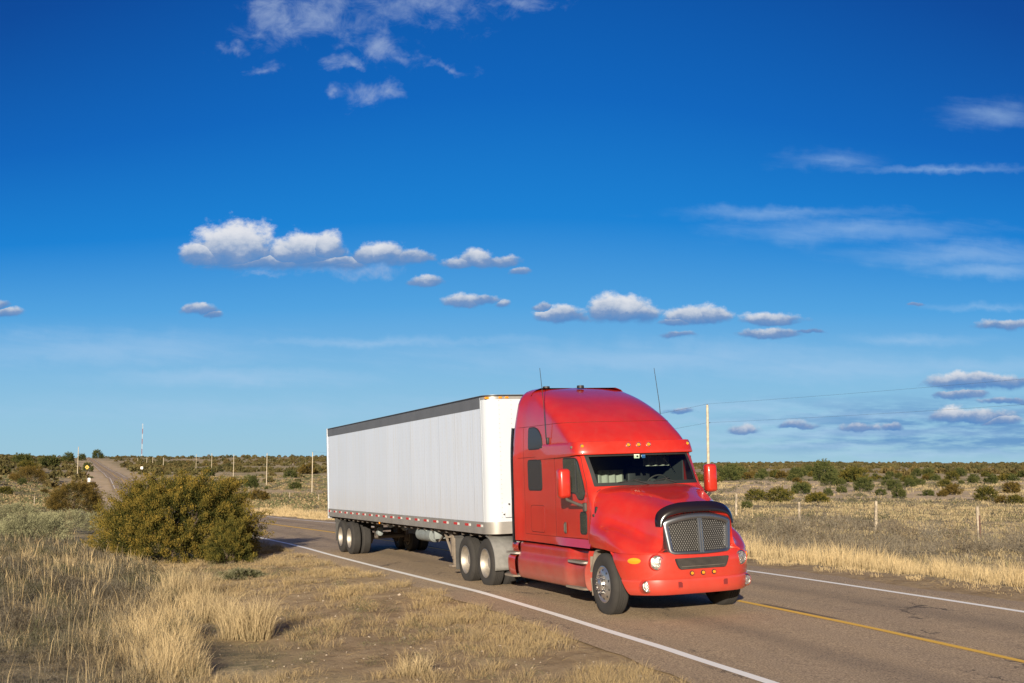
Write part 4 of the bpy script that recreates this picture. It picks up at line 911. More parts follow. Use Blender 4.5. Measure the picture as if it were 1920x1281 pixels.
def base(X, Y):
    X = np.asarray(X, float); Y = np.asarray(Y, float); Yp = np.maximum(Y, 1.0); t = X / Yp
    a = np.interp(Y, PY, PV); b = np.interp(Y, QY, QV); c = np.interp(Y, SY, SV)
    wr_ = sstep(t, -.06, .14); wl_ = sstep((Xc(Y) - X) / (1 + .002 * np.maximum(Y, 0)), 5, 42)
    return a * (1 - wr_) * (1 - wl_) + b * wr_ + c * wl_
def terr(X, Y):
    X = np.asarray(X, float); Y = np.asarray(Y, float); d = X - Xc(Y); ad = np.abs(d)
    bank = .0343 * d * (1 - sstep(ad, 6, 16)) * (1 - sstep(Y, 60, 120))
    xs = np.where(ad < 9, Xc(Y), X); w = sstep(ad, 6, 14)
    z = base(Xc(Y), Y) * (1 - w) + base(X, Y) * w
    n = (fbm(X * .25, Y * .25, 3) - .5) * .22 * sstep(ad, 4.6, 8) + (fbm(X * .03, Y * .03, 9) - .5) * 1.4 * sstep(np.hypot(X, Y), 90, 300) * sstep(ad, 8, 30)
    far = (fbm(X * .0016, Y * .0016, 21) - .45) * 9 * sstep(np.hypot(X, Y), 900, 2200) * sstep(ad, 20, 200)
    ditch = -.38 * np.exp(-((lat(X, Y) - 9.5) / 3.0) ** 2) * (1 - sstep(Y, 70, 140)) * sstep(lat(X, Y), 4.6, 6) - .16 * np.exp(-((lat(X, Y) + 9) / 3) ** 2) * (1 - sstep(Y, 40, 80))
    return z + bank + n + far + ditch
def P2G(px, py, z=None):                        # ground point seen at a pixel (march)
    d = Vector((px - 960, FPX, -(py - 640.5))); c, s_ = math.cos(PITCH), math.sin(PITCH)
    dx, dy, dz = d.x, d.y * c - d.z * s_, d.y * s_ + d.z * c
    ys = np.geomspace(8, 3000, 1500); zz = CAMZ + dz / dy * ys; tz = terr(dx / dy * ys, ys); k = np.argmax(zz < tz)
    if not (zz < tz).any(): k = len(ys) - 1
    y0 = ys[max(k - 1, 0)]; y1 = ys[k]
    for _ in range(20):
        ym = (y0 + y1) / 2
        if CAMZ + dz / dy * ym < terr(dx / dy * ym, ym): y1 = ym
        else: y0 = ym
    return dx / dy * y1, y1, float(terr(dx / dy * y1, y1))
def arrmesh(name, co, faces4=None, faces3=None, col=None, m=None, smooth=False):
    me = bpy.data.meshes.new(name); me.vertices.add(len(co)); me.vertices.foreach_set('co', np.ascontiguousarray(co, dtype=np.float32).ravel())
    n4 = 0 if faces4 is None else len(faces4); n3 = 0 if faces3 is None else len(faces3)
    idx = []; 
    if n4: idx.append(np.asarray(faces4, np.int32).ravel())
    if n3: idx.append(np.asarray(faces3, np.int32).ravel())
    idx = np.concatenate(idx); me.loops.add(len(idx)); me.loops.foreach_set('vertex_index', idx)
    me.polygons.add(n4 + n3); st = np.concatenate([np.arange(n4) * 4, n4 * 4 + np.arange(n3) * 3]).astype(np.int32); me.polygons.foreach_set('loop_start', st)
    if smooth: me.polygons.foreach_set('use_smooth', np.ones(n4 + n3, bool))
    if col is not None:
        a = me.color_attributes.new('tint', 'FLOAT_COLOR', 'POINT'); c4 = np.ones((len(co), 4), np.float32); c4[:, :3] = col; a.data.foreach_set('color', c4.ravel())
    me.update(calc_edges=True); me.validate()
    if m is not None: me.materials.append(m)
    return me
def obj(name, me, parent=None):
    o = bpy.data.objects.new(name, me); COL.objects.link(o)
    if parent: o.parent = parent
    return o
# terrain grid: polar round the camera, fine ahead
th = np.concatenate([np.linspace(-180, -62, 40)[:-1], np.linspace(-62, 62, 520), np.linspace(62, 180, 40)[1:]]); th = np.radians(th)
rr = np.concatenate([[1.0], np.geomspace(3, 12000, 520)])
TH, RR = np.meshgrid(th, rr); GX = RR * np.sin(TH); GY = RR * np.cos(TH); GZ = terr(GX, GY)
nr, nc = GX.shape; ii = np.arange(nr * nc).reshape(nr, nc)
q4 = np.stack([ii[:-1, :-1], ii[:-1, 1:], ii[1:, 1:], ii[1:, :-1]], -1).reshape(-1, 4)
cen = len(th) * len(rr); co = np.concatenate([np.stack([GX, GY, GZ], -1).reshape(-1, 3), [[0, 0, float(terr(0, 0))]]]); f3 = [(cen, ii[0, k + 1], ii[0, k]) for k in range(nc - 1)]
def ground_mat():
    m = bpy.data.materials.new('dry_plain_ground'); m.use_nodes = True; t = NT(m.node_tree); p = t.n['Principled BSDF']
    co = t.node('ShaderNodeTexCoord').outputs['Object']; x, y, z = t.xyz(co)
    big = t.noise(co, .02, 5, .6); midn = t.noise(co, .18, 6, .65); sm_ = t.noise(co, 2.2, 8, .7); peb = t.noise(co, 14, 6, .7)
    dirt = t.mix(t.mr(sm_, .3, .7), (.27, .19, .108), (.45, .33, .195)); dirt = t.mix(t.m('MULTIPLY', t.mr(peb, .60, .74), .6), dirt, (.52, .45, .38)); dirt = t.mix(t.m('MULTIPLY', t.mr(peb, .42, .30), .5), dirt, (.08, .055, .04))
    dry = t.mix(t.mr(midn, .35, .65), (.30, .24, .135), (.54, .42, .24)); dry = t.mix(t.mr(sm_, .45, .62), dry, (.19, .17, .10))
    pale = t.mix(t.mr(sm_, .4, .6), (.58, .44, .28), (.46, .35, .21))
    c = t.mix(t.mr(big, .46, .66), dry, pale)
    a = t.node('ShaderNodeAttribute', attribute_name='tint'); r_, g_, b_ = t.xyz(a.outputs['Color'])
    c = t.mix(r_, c, dirt); c = t.mix(g_, c, t.mix(t.mr(midn, .4, .6), (.62, .47, .31), (.50, .38, .24))); c = t.mix(b_, c, (.11, .105, .055))
    t.put(p.inputs['Base Color'], c); p.inputs['Roughness'].default_value = .95; p.inputs['Specular IOR Level'].default_value = .1
    b = t.node('ShaderNodeBump'); b.inputs['Strength'].default_value = .9; b.inputs['Distance'].default_value = .05
    t.put(b.inputs['Height'], t.m('ADD', sm_, t.m('MULTIPLY', peb, .5))); t.put(p.inputs['Normal'], b.outputs[0]); return m
def clearing(x, y): d = np.hypot(x, y); return sstep(x / np.maximum(y, 1), .15, .20) * sstep(d, 92, 112) * (1 - sstep(d, 205, 250)) * sstep(fbm(x * .03, y * .03, 63), .34, .46)
LT = lat(co[:, 0], co[:, 1]); D_ = np.hypot(co[:, 0], co[:, 1])
wob = (fbm(co[:, 0] * .5, co[:, 1] * .5, 31) - .5) * 3
dirtw = sstep(LT, -8.5, -6.5 ) if False else (sstep(LT + wob, -9.5, -7.0) * (1 - sstep(LT, -1, 0)) + sstep(-LT, -6.2, -4.5) * sstep(LT, 0, 1)) * (1 - sstep(D_, 60, 110))
verge = sstep(D_, 90, 200) * sstep(-LT, 3, 5) * (1 - sstep(-LT, 9, 16)) + sstep(D_, 60, 120) * sstep(LT, 3, 4.5) * (1 - sstep(LT, 8, 16)) * .8
clear_ = clearing(co[:, 0], co[:, 1])
verge = verge + clear_ * .9
green = sstep(D_, 900, 2200) * .45
gcol = np.stack([dirtw, np.clip(verge, 0, 1), green], -1)
M['ground'] = ground_mat()
gme = arrmesh('ground', co, q4, f3, gcol, M['ground'], True); ground = tag(obj('ground', gme), kind='structure')
# ---- road sheets
SY_ = np.concatenate([np.arange(-3, 60, .5), np.geomspace(60, 2300, 200)])
def offs_near(Y):                               # white line offset on the near side
    k = [(t, o) for t, o in zip(tw_y, off_n)]; return np.interp(Y, tw_y, off_n)
_n = [(14, -3.20), (6.5, -3.31), (4.2, -3.39), (1.4, -3.45), (-11, -3.46), (-20, -3.50), (-27, -3.42), (-35, -3.5)]
tw_y = [tw(x, 0)[1] for x, _ in _n]; off_n = [o for _, o in _n]
def strip(name, o0, o1, lift, m, n=2, y0=None, y1=None, edge=0.0, seed=0):
    Y = SY_ if y0 is None else SY_[(SY_ >= y0) & (SY_ <= y1)]
    o0 = o0(Y) if callable(o0) else np.full(len(Y), o0); o1 = o1(Y) if callable(o1) else np.full(len(Y), o1)
    if edge: 
        o0 = o0 + (fbm(Y * 1.3, Y * 0, seed) - .5) * edge; o1 = o1 + (fbm(Y * 1.3, Y * 0 + 5, seed) - .5) * edge
    xc = Xc(Y); dxy = np.gradient(xc, Y); nrm = np.stack([np.ones_like(Y), -dxy], -1); nrm /= np.linalg.norm(nrm, axis=1)[:, None]
    rows = []
    for t in np.linspace(0, 1, n):
        o = o0 * (1 - t) + o1 * t; X = xc + nrm[:, 0] * o; Yy = Y + nrm[:, 1] * o
        rows.append(np.stack([X, Yy, terr(xc, Y) + .0343 * nrm[:, 0] * o * (1 - sstep(Y, 60, 120)) + lift - (.018 * (abs(2 * t - 1) > .999) if n > 3 else 0) + .0006 * np.maximum(Y - 40, 0) ** .9], -1))
    G = np.stack(rows, 0); k = np.arange(G.shape[0] * G.shape[1]).reshape(G.shape[:2]); q = np.stack([k[:-1, :-1], k[1:, :-1], k[1:, 1:], k[:-1, 1:]], -1).reshape(-1, 4)
    lt_ = np.stack([o0 * (1 - t) + o1 * t for t in np.linspace(0, 1, n)], 0).ravel(); cl_ = np.stack([lt_ * .1 + .5] * 3, -1) if n > 3 else None
    return obj(name, arrmesh(name, G.reshape(-1, 3), q, None, cl_, m, True))
def asphalt_mat():
    m = bpy.data.materials.new('worn_asphalt'); m.use_nodes = True; t = NT(m.node_tree); p = t.n['Principled BSDF']
    co = t.node('ShaderNodeTexCoord').outputs['Object']; x, y, z = t.xyz(co)
    # across-road coordinate
    u = t.m('ADD', t.m('MULTIPLY', x, .9326), t.m('MULTIPLY', y, .3597)); v = t.m('ADD', t.m('MULTIPLY', y, .933), t.m('MULTIPLY', x, -.359))
    agg = t.noise(co, 38, 5, .8); agg2 = t.noise(co, 16, 3, .7); pat = t.noise(t.comb(t.m('MULTIPLY', u, 1.0), t.m('MULTIPLY', v, .16), 0.0), 1.1, 5, .6); fine = t.noise(co, 4, 5, .6)
    c = t.mix(t.mr(agg, .38, .62, smooth=False), (.185, .130, .080), (.66, .485, .305))
    c = t.mix(t.m('MULTIPLY', t.mr(agg2, .58, .72), .35), c, (.60, .47, .33))
    c = t.mix(t.m('MULTIPLY', t.mr(pat, .35, .65), .55), c, t.mix(t.mr(agg, .4, .6), (.165, .125, .082), (.46, .35, .24)))
    c = t.mix(t.m('MULTIPLY', t.mr(fine, .55, .75), .25), c, (.05, .045, .04))
    lt_ = t.m('MULTIPLY', t.m('SUBTRACT', t.xyz(t.node('ShaderNodeAttribute', attribute_name='tint').outputs['Color'])[0], .5), 10.0)   # metres from the centre line
    wob = t.m('ADD', lt_, t.m('MULTIPLY', t.m('SUBTRACT', fine, .5), .5))
    trk = t.m('ADD', t.mr(t.m('ABSOLUTE', t.m('ADD', t.m('ABSOLUTE', t.m('SUBTRACT', t.m('ABSOLUTE', wob), 1.65)), -.85)), .42, .0), 0.0)      # wheel paths of both lanes
    c = t.mix(t.m('MULTIPLY', trk, .30), c, t.mix(t.mr(agg, .4, .6), (.24, .175, .115), (.48, .36, .245)))
    oil = t.mr(t.m('ABSOLUTE', t.m('SUBTRACT', t.m('ABSOLUTE', wob), 1.7)), .55, .0); c = t.mix(t.m('MULTIPLY', oil, .30), c, (.10, .082, .068))
    jn = t.mr(t.m('ABSOLUTE', t.m('ADD', lt_, -.13)), .10, .02); c = t.mix(t.m('MULTIPLY', t.m('MULTIPLY', jn, t.mr(pat, .42, .5)), .7), c, (.05, .042, .036))
    shd = t.mr(t.m('ABSOLUTE', t.m('SUBTRACT', wob, -.25)), 3.3, 3.75); c = t.mix(t.m('MULTIPLY', shd, .5), c, t.mix(t.mr(agg, .4, .6), (.21, .15, .10), (.44, .33, .225)))
    # thin wandering cracks
    wv = t.node('ShaderNodeTexVoronoi', feature='DISTANCE_TO_EDGE'); t.put(wv.inputs['Vector'], t.comb(t.m('ADD', t.m('MULTIPLY', u, .5), t.m('MULTIPLY', fine, .5)), t.m('ADD', t.m('MULTIPLY', v, .16), t.m('MULTIPLY', agg2, .08)), 0.0)); wv.inputs['Scale'].default_value = 1.0
    ck = t.m('MULTIPLY', t.mr(wv.outputs[0], .012, .004), t.mr(pat, .5, .58)); c = t.mix(t.m('MULTIPLY', ck, .75), c, (.03, .026, .024))
    t.put(p.inputs['Base Color'], c); p.inputs['Roughness'].default_value = .88; p.inputs['Specular IOR Level'].default_value = .25
    b = t.node('ShaderNodeBump'); b.inputs['Strength'].default_value = .6; b.inputs['Distance'].default_value = .012; t.put(b.inputs['Height'], agg); t.put(p.inputs['Normal'], b.outputs[0]); return m
M['asphalt'] = asphalt_mat()
def paint_mat(name, c1):
    m = bpy.data.materials.new(name); m.use_nodes = True; t = NT(m.node_tree); p = t.n['Principled BSDF']; co = t.node('ShaderNodeTexCoord').outputs['Object']
    a = t.noise(co, 45, 5, .75); b = t.noise(co, 1.5, 4, .6); f = t.mr(t.m('ADD', a, t.m('MULTIPLY', b, .35)), .84, .96)
    t.put(p.inputs['Base Color'], t.mix(t.m('MULTIPLY', f, .8), c1, (.20, .165, .14))); p.inputs['Roughness'].default_value = .75; return m
M['wpaint'] = paint_mat('white_road_paint', (.92, .89, .84)); M['ypaint'] = paint_mat('yellow_road_paint', (.78, .46, .055))
road = tag(strip('road', lambda Y: offs_near(Y) - .72, 3.85, .022, M['asphalt'], 24, edge=.34, seed=4), kind='structure')
tag(strip('white_edge_line', lambda Y: offs_near(Y) - .065, lambda Y: offs_near(Y) + .085, .027, M['wpaint'], 2, edge=.012, seed=5), kind='structure')
tag(strip('white_edge_line', 2.88, 3.01, .027, M['wpaint'], 2, edge=.02, seed=6), kind='structure')
tag(strip('yellow_centre_line', lambda Y: -.062 - .05 * sstep(Y, 34, 60), lambda Y: .062 + .05 * sstep(Y, 34, 60), .027, M['ypaint'], 2, edge=.02, seed=7), kind='structure')
# ================================================================== VEGETATION
def leaf_mat(name, trans=.15, rough=.85):
    m = bpy.data.materials.new(name); m.use_nodes = True; t = NT(m.node_tree); t.n.clear()
    a = t.node('ShaderNodeAttribute', attribute_name='tint').outputs['Color']
    d = t.node('ShaderNodeBsdfDiffuse'); d.inputs['Roughness'].default_value = .6; t.put(d.inputs[0], a)
    s = t.node('ShaderNodeBsdfTranslucent'); t.put(s.inputs[0], a); mx = t.node('ShaderNodeMixShader'); mx.inputs[0].default_value = trans
    t.put(mx.inputs[1], d.outputs[0]); t.put(mx.inputs[2], s.outputs[0]); o = t.node('ShaderNodeOutputMaterial'); t.put(o.inputs[0], mx.outputs[0]); return m
M['leaf'] = leaf_mat('juniper_foliage', .12); M['straw'] = leaf_mat('dry_grass_blades', .22); M['bark'] = mat('shaggy_bark', (.12, .085, .06), .9, var=.3, bump=.5, bscale=20)
def unit(v): return v / np.maximum(np.linalg.norm(v, axis=-1, keepdims=True), 1e-9)
def leaves(P, D, Ln, Wd, C, rg, cup=0.0):
    """kite-shaped leaves: positions, directions, lengths, widths, colours"""
    n = len(P); D = unit(D); side = unit(np.cross(D, rg.normal(size=(n, 3)))); Ln = np.broadcast_to(Ln, (n,))[:, None]; Wd = np.broadcast_to(Wd, (n,))[:, None]
    a = P; b = P + D * Ln * .45 + side * Wd * .5; c = P + D * Ln; d = P + D * Ln * .45 - side * Wd * .5
    co = np.stack([a, b, c, d], 1).reshape(-1, 3); f = np.arange(n * 4).reshape(-1, 4); col = np.repeat(C, 4, axis=0); return co, f, col
def blend(a, b, t): t = np.asarray(t)[..., None]; return np.asarray(a) * (1 - t) + np.asarray(b) * t
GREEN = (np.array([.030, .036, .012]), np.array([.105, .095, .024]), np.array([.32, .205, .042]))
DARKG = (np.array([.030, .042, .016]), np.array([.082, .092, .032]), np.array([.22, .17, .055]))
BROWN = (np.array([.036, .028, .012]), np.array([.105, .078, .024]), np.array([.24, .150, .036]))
def juniper_arrays(W, H, npl, ns, ll, lw, seed, pal=GREEN, tip=.5, low=-.45, lobes=5, squash=1.0, rag=.16, sprd=.085, pf=.62):
    rg = np.random.default_rng(seed); u = unit(rg.normal(size=(npl * 3, 3))); u = u[u[:, 2] > low][:npl]; n = len(u)
    ld = unit(rg.normal(size=(lobes, 3)) * [1, 1, .6]); rl = 1 - .20 + .34 * np.max(np.clip(u @ ld.T, 0, 1) ** 5, axis=1) + rg.normal(size=n) * rag * .5
    base = 0.36 * H
    tipP = np.stack([u[:, 0] * rl * W / 2, u[:, 1] * rl * W / 2 * squash, base + np.where(u[:, 2] > 0, u[:, 2] * (H - base), u[:, 2] * base * 1.7) * rl], -1); tipP[:, 2] = np.maximum(tipP[:, 2], .04 * H)
    core = tipP * [[pf * .85, pf * .85, pf]]
    pd = unit(tipP - core + [[0, 0, .25 * H]])
    t = rg.random((n, ns)) ** .7; P = core[:, None] * (1 - t[..., None]) + tipP[:, None] * t[..., None]
    spread = min(W, H) * (sprd * (1.15 - t)[..., None] + .010); P = P + rg.normal(size=(n, ns, 3)) * spread
    D = pd[:, None] * .65 + [0, 0, .30] + unit(P - tipP[:, None] * .4 - [0, 0, base * .5]) * .35 + rg.normal(size=(n, ns, 3)) * .50
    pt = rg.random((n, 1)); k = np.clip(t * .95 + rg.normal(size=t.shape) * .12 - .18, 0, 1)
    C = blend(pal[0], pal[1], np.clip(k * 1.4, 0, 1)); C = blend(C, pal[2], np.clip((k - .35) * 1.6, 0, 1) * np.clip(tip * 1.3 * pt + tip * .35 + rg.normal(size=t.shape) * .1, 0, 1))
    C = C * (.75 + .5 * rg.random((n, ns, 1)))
    P = P.reshape(-1, 3); D = D.reshape(-1, 3); C = C.reshape(-1, 3); P[:, 2] = np.maximum(P[:, 2], .01)
    return leaves(P, D, ll * rg.uniform(.6, 1.4, len(P)), lw * rg.uniform(.7, 1.3, len(P)), C, rg)
def juniper_mesh(name, *a, **k):
    co, f, c = juniper_arrays(*a, **k); return arrmesh(name, co, f, None, c, M['leaf'])
def put_tree(name, cat, label, me, X, Y, W, H, seed, trunks=5, group=None, dz=-.05):
    rg = np.random.default_rng(seed); e = empty(name, (X, Y, float(terr(X, Y)) + dz)); tag(e, label, cat, group); o = obj('foliage', me, e)
    t = B()
    for k in range(trunks):
        a = rg.uniform(0, 6.28); q = rg.uniform(.1, .33); t.tube([(0.05 * math.cos(a), .05 * math.sin(a), -.1), (W * q * .35 * math.cos(a), W * q * .35 * math.sin(a), H * .25), (W * q * math.cos(a), W * q * math.sin(a), H * rg.uniform(.5, .75))], [.07, .05, .015], 6)
    t.build('trunk', 'bark', e); return e
def at(px, py): return P2G(px, py)
SC = lambda Y: FPX / Y                                         # pixels (1920 frame) per metre at distance Y
# big juniper beside the road
x, y, z = at(332, 1052)
W_ = 266 / SC(y); H_ = 158 / SC(y)
print('big bush', x, y, z, W_, H_)
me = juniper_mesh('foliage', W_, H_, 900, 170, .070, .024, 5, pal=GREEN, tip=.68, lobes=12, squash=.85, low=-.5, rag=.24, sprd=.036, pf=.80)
put_tree('juniper_bush', 'bush', 'biggest olive green juniper bush with ochre tips, at the near edge of the road', me, x, y, W_, H_, 3, 9)
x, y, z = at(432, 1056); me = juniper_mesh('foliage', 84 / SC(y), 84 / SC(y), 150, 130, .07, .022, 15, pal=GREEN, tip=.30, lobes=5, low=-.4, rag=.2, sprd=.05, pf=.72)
put_tree('juniper_bush', 'bush', 'smaller dark green juniper growing against the right foot of the biggest bush', me, x, y, 1.1, 1.2, 4, 4)
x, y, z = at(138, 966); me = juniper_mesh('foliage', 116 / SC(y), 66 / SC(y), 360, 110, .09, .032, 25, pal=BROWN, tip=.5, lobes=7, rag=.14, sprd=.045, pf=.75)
put_tree('juniper_bush', 'bush', 'brown green rounded juniper just left of and behind the biggest bush', me, x, y, 108 / SC(y), 62 / SC(y), 5, 5)
x, y, z = at(56, 906); me = juniper_mesh('foliage', 66 / SC(y), 36 / SC(y), 240, 80, .16, .06, 35, pal=BROWN, tip=.75, lobes=6)
put_tree('juniper_bush', 'bush', 'rust tinged low juniper on the open ground near the left edge', me, x, y, 66 / SC(y), 36 / SC(y), 6, 4)
# prototypes for the small junipers of the plain
PRO = []
for k, (pal, tp, w, h) in enumerate([(GREEN, .15, 1, .72), (DARKG, .2, 1, .62), (DARKG, .1, 1, .85), (BROWN, .35, 1, .6), (GREEN, .35, 1, .55), (DARKG, .35, 1, .7)]):
    PRO.append((juniper_mesh('juniper_crown', w, h, 130, 34, .055, .026, 50 + k, pal=pal, tip=tp, lobes=4, rag=.2, sprd=.06), h))
def shrub(px, base, wpx, label, kind=None, group=None, name='juniper', cat='shrub', hk=1.0, XY=None):
    X, Y, Z = at(px, base) if XY is None else (XY[0], XY[1], float(terr(*XY))); w = wpx / SC(Y); k = int(rng.integers(0, len(PRO))) if kind is None else kind
    o = bpy.data.objects.new(name, PRO[k][0]); COL.objects.link(o); o.location = (X, Y, Z - .04 * w); o.scale = (w, w * rng.uniform(.85, 1.1), w * hk); o.rotation_euler = (0, 0, rng.uniform(0, 6.28)); return tag(o, label, cat, group)
for (px, b, w, k, lb) in [
    (1400, 953, 26, 1, 'small dark juniper just right of the bonnet, nearest the truck'), (1418, 941, 40, 0, 'mid green juniper behind the second fence post from the truck, left of a rounder one'), (1462, 942, 46, 0, 'round mid green juniper, widest on the plain right of the truck'),
    (1531, 943, 42, 4, 'bright yellow green low juniper behind the fence'), (1500, 926, 40, 1, 'dark flat juniper above the bright yellow green one'), (1554, 930, 20, 2, 'small dark upright juniper between the bright low one and a taller pair'),
    (1578, 924, 24, 1, 'small dark juniper beside the dark sloping one'), (1617, 922, 36, 2, 'dark sloping juniper on the near side of the plain, mid right'), (1652, 929, 24, 1, 'little flat dark juniper right of the sloping one'), (1556, 911, 34, 2, 'dark juniper at the left edge of the sandy clearing'), (1576, 911, 26, 1, 'paler juniper touching the one at the left edge of the sandy clearing'),
    (1676, 920, 28, 2, 'dark round juniper in the middle of the sandy clearing'), (1664, 912, 22, 1, 'small juniper just behind the dark round one in the clearing'), (1687, 934, 34, 1, 'wide low juniper below the sandy clearing'), (1705, 914, 24, 2, 'left of two junipers side by side in the clearing'), (1722, 911, 24, 1, 'right of two junipers side by side in the clearing'),
    (1785, 928, 36, 3, 'brownish juniper in the sandy clearing, low and wide'), (1772, 915, 26, 0, 'greener juniper behind the brownish one in the clearing'), (1849, 939, 44, 0, 'lush green juniper in front of the sandy clearing at far right'), (1878, 944, 26, 3, 'brown green juniper right of the lush green one'), (1904, 946, 30, 0, 'green juniper at the right edge of the photo'), (1898, 925, 34, 3, 'isolated round brown juniper on bare sand near the right edge'),
    (1825, 907, 24, 1, 'dark juniper behind the bare sand, right of centre'), (1859, 909, 28, 2, 'dark juniper behind the bare sand next to the isolated brown one'), (1380, 900, 20, 0, 'small green juniper on pale ground right of the far mirror'), (1382, 893, 24, 2, 'dark juniper on pale ground just above the far mirror level'), (1432, 895, 22, 2, 'dark juniper on pale ground, right of the far mirror'), (1454, 895, 24, 0, 'green juniper on pale ground two right of the far mirror'),
    (1742, 930, 22, 1, 'small juniper below the pair in the clearing'), (1766, 931, 20, 3, 'small brown juniper left of the low wide one'),
    (473, 915, 32, 2, 'dark round juniper between the biggest bush and the trailer'), (428, 916, 36, 3, 'brown juniper peeping out at the top right of the biggest bush'), (390, 896, 26, 2, 'dark small juniper above the biggest bush near a pole'), (574, 889, 34, 3, 'rusty juniper near the rear of the trailer'), (545, 896, 26, 1, 'grey green juniper left of the rusty one near the trailer'),
    (94, 878, 44, 1, 'wide dark green tree left of the distant road'), (128, 868, 26, 2, 'dark tree on the left skyline, left of the lone pole'), (164, 885, 24, 2, 'dark tree behind the yellow warning sign'), (154, 864, 18, 2, 'dark tree at the road crest, left side'), (182, 860, 22, 2, 'dark tree at the road crest, right side'),
    (40, 872, 40, 1, 'green tree on the left skyline near the edge'), (8, 888, 26, 1, 'dark shrub at the left edge of the photo'), (50, 884, 34, 0, 'grey green shrub on the left slope')]:
    shrub(px, b, w, lb, k, name='juniper' if w < 40 else 'juniper')
# the many others
def free(X, Y): l = float(lat(X, Y)); return l > (11 if Y < 130 else 7) or l < -(16 if Y < 200 else 9)
cnt = 0; tries = 0; SEEN = {}
def label_many(X, Y, w, k):
    px = 960 + X / Y * FPX; colr = ['green', 'dark green', 'bushy green', 'brown green', 'yellow green', 'brown flecked'][k]; size = 'tiny' if w * SC(Y) < 20 else ('small' if w * SC(Y) < 30 else 'medium')
    dist = 'nearest' if Y < 140 else ('middle' if Y < 230 else 'farthest')
    if px > 1300: where = 'right plain ' + ('beside the far mirror' if px < 1420 else 'above the left wooden posts' if px < 1560 else 'above the middle fence post' if px < 1700 else 'above the right fence post' if px < 1850 else 'at the right edge'); gg = 'junipers scattered over the right plain'
    elif px > 640: where = 'on the plain behind the truck'; gg = 'junipers behind the truck'
    elif X > Xc(Y): where = 'in the valley, ' + ('beside the trailer' if px > 520 else 'above the biggest bush' if px > 400 else 'near the distant road'); gg = 'junipers scattered over the valley'
    else: where = 'on the slope left of the distant road'; gg = 'junipers on the left slope'
    return '%s %s juniper, %s row, %s' % (size, colr, dist, where), gg
while cnt < 205 and tries < 30000:
    tries += 1; Y = float(rng.uniform(75, 330)); t = float(rng.uniform(-.47, .47)); X = t * Y
    if not free(X, Y): continue
    dn = float(fbm(X * .02, Y * .02, 77)); pr = np.clip((Y - 60) / 240, 0, 1) ** 1.2 * np.clip((dn - .38) * 4, .10, 1)
    if t < -.3: pr *= .45 * (Y > 150)
    elif t < 0: pr *= .28 * (Y > 140)
    if 112 < Y < 205 and t > .17: pr *= .30
    if rng.random() > pr: continue
    w = float(rng.lognormal(.62, .34)) * (1 + (Y > 180) * .25); k_ = int(rng.integers(0, len(PRO))); lb_, gg_ = label_many(X, Y, w, k_)
    shrub(0, 0, w * SC(Y), lb_, k_, gg_, XY=(X, Y), hk=float(rng.uniform(.8, 1.15))); cnt += 1
print('junipers', cnt)
same = {}
for o in list(COL.objects):
    if o.get('group') and o.get('category') == 'shrub': same.setdefault(o['label'], []).append(o)
for lb_, os_ in same.items():                   # look-alikes: say which from the left
    if len(os_) > 1:
        os_.sort(key=lambda o: o.location.x / o.location.y); wd = ['leftmost', 'second', 'third', 'fourth', 'fifth', 'sixth', 'seventh', 'eighth', 'ninth', 'tenth', 'eleventh', 'twelfth']
        for i, o in enumerate(os_): o['label'] = ('rightmost' if i == len(os_) - 1 else wd[min(i, 11)]) + ' ' + lb_
# far woodland that reads as one mass
rg = np.random.default_rng(99); N = 24000; Y = np.exp(rg.uniform(np.log(250), np.log(4200), N)); t = rg.uniform(-.75, .95, N); X = t * Y; l = lat(X, Y); dn = fbm(X * .012, Y * .012, 5)
keep = (np.abs(l) > 7 + .01 * Y) & (rg.random(N) < np.clip((dn - .38) * 4.5, .04, 1) * np.clip((Y - 150) / 500, .3, 1) * np.where((t < -.36) & (Y < 420), .35, np.where((t > .1) & (Y < 900), .42, np.where((t > -.33) & (t < 0) & (Y < 430), .12, 1.0)))); X, Y = X[keep], Y[keep]; Z = terr(X, Y)
n = len(X); w = rg.uniform(2.2, 4.8, n) * (1 + .0004 * Y); h = w * np.where(X > 0, rg.uniform(.32, .55, n), rg.uniform(.40, .64, n)); per = 64
u = unit(rg.normal(size=(n, per, 3))); u[..., 2] = np.abs(u[..., 2]) * 1.0 - .12; r = rg.uniform(.72, 1.05, (n, per, 1))
P = np.stack([X, Y, Z], -1)[:, None] + u * r * np.stack([w / 2, w / 2, h], -1)[:, None]; P[..., 2] = np.maximum(P[..., 2], Z[:, None] - .1)
sh = rg.random((n, 1, 1)); bl = rg.random((n, 1, 1)) ** 2; C = (np.array([.055, .056, .026]) * (1 - sh) + np.array([.125, .108, .045]) * sh) * (1 - bl * .6) + np.array([.15, .10, .04]) * bl * .6; C = C * rg.uniform(.7, 1.3, (n, per, 1))
co, f, c = leaves(P.reshape(-1, 3) - u.reshape(-1, 3) * .3 * w.repeat(per)[:, None] * .5, (u + rg.normal(size=u.shape) * .6).reshape(-1, 3), (w * .24).repeat(per), (w * .20).repeat(per), C.reshape(-1, 3), rg)
tag(obj('woodland', arrmesh('woodland', co, f, None, c, M['leaf'])), kind='stuff')
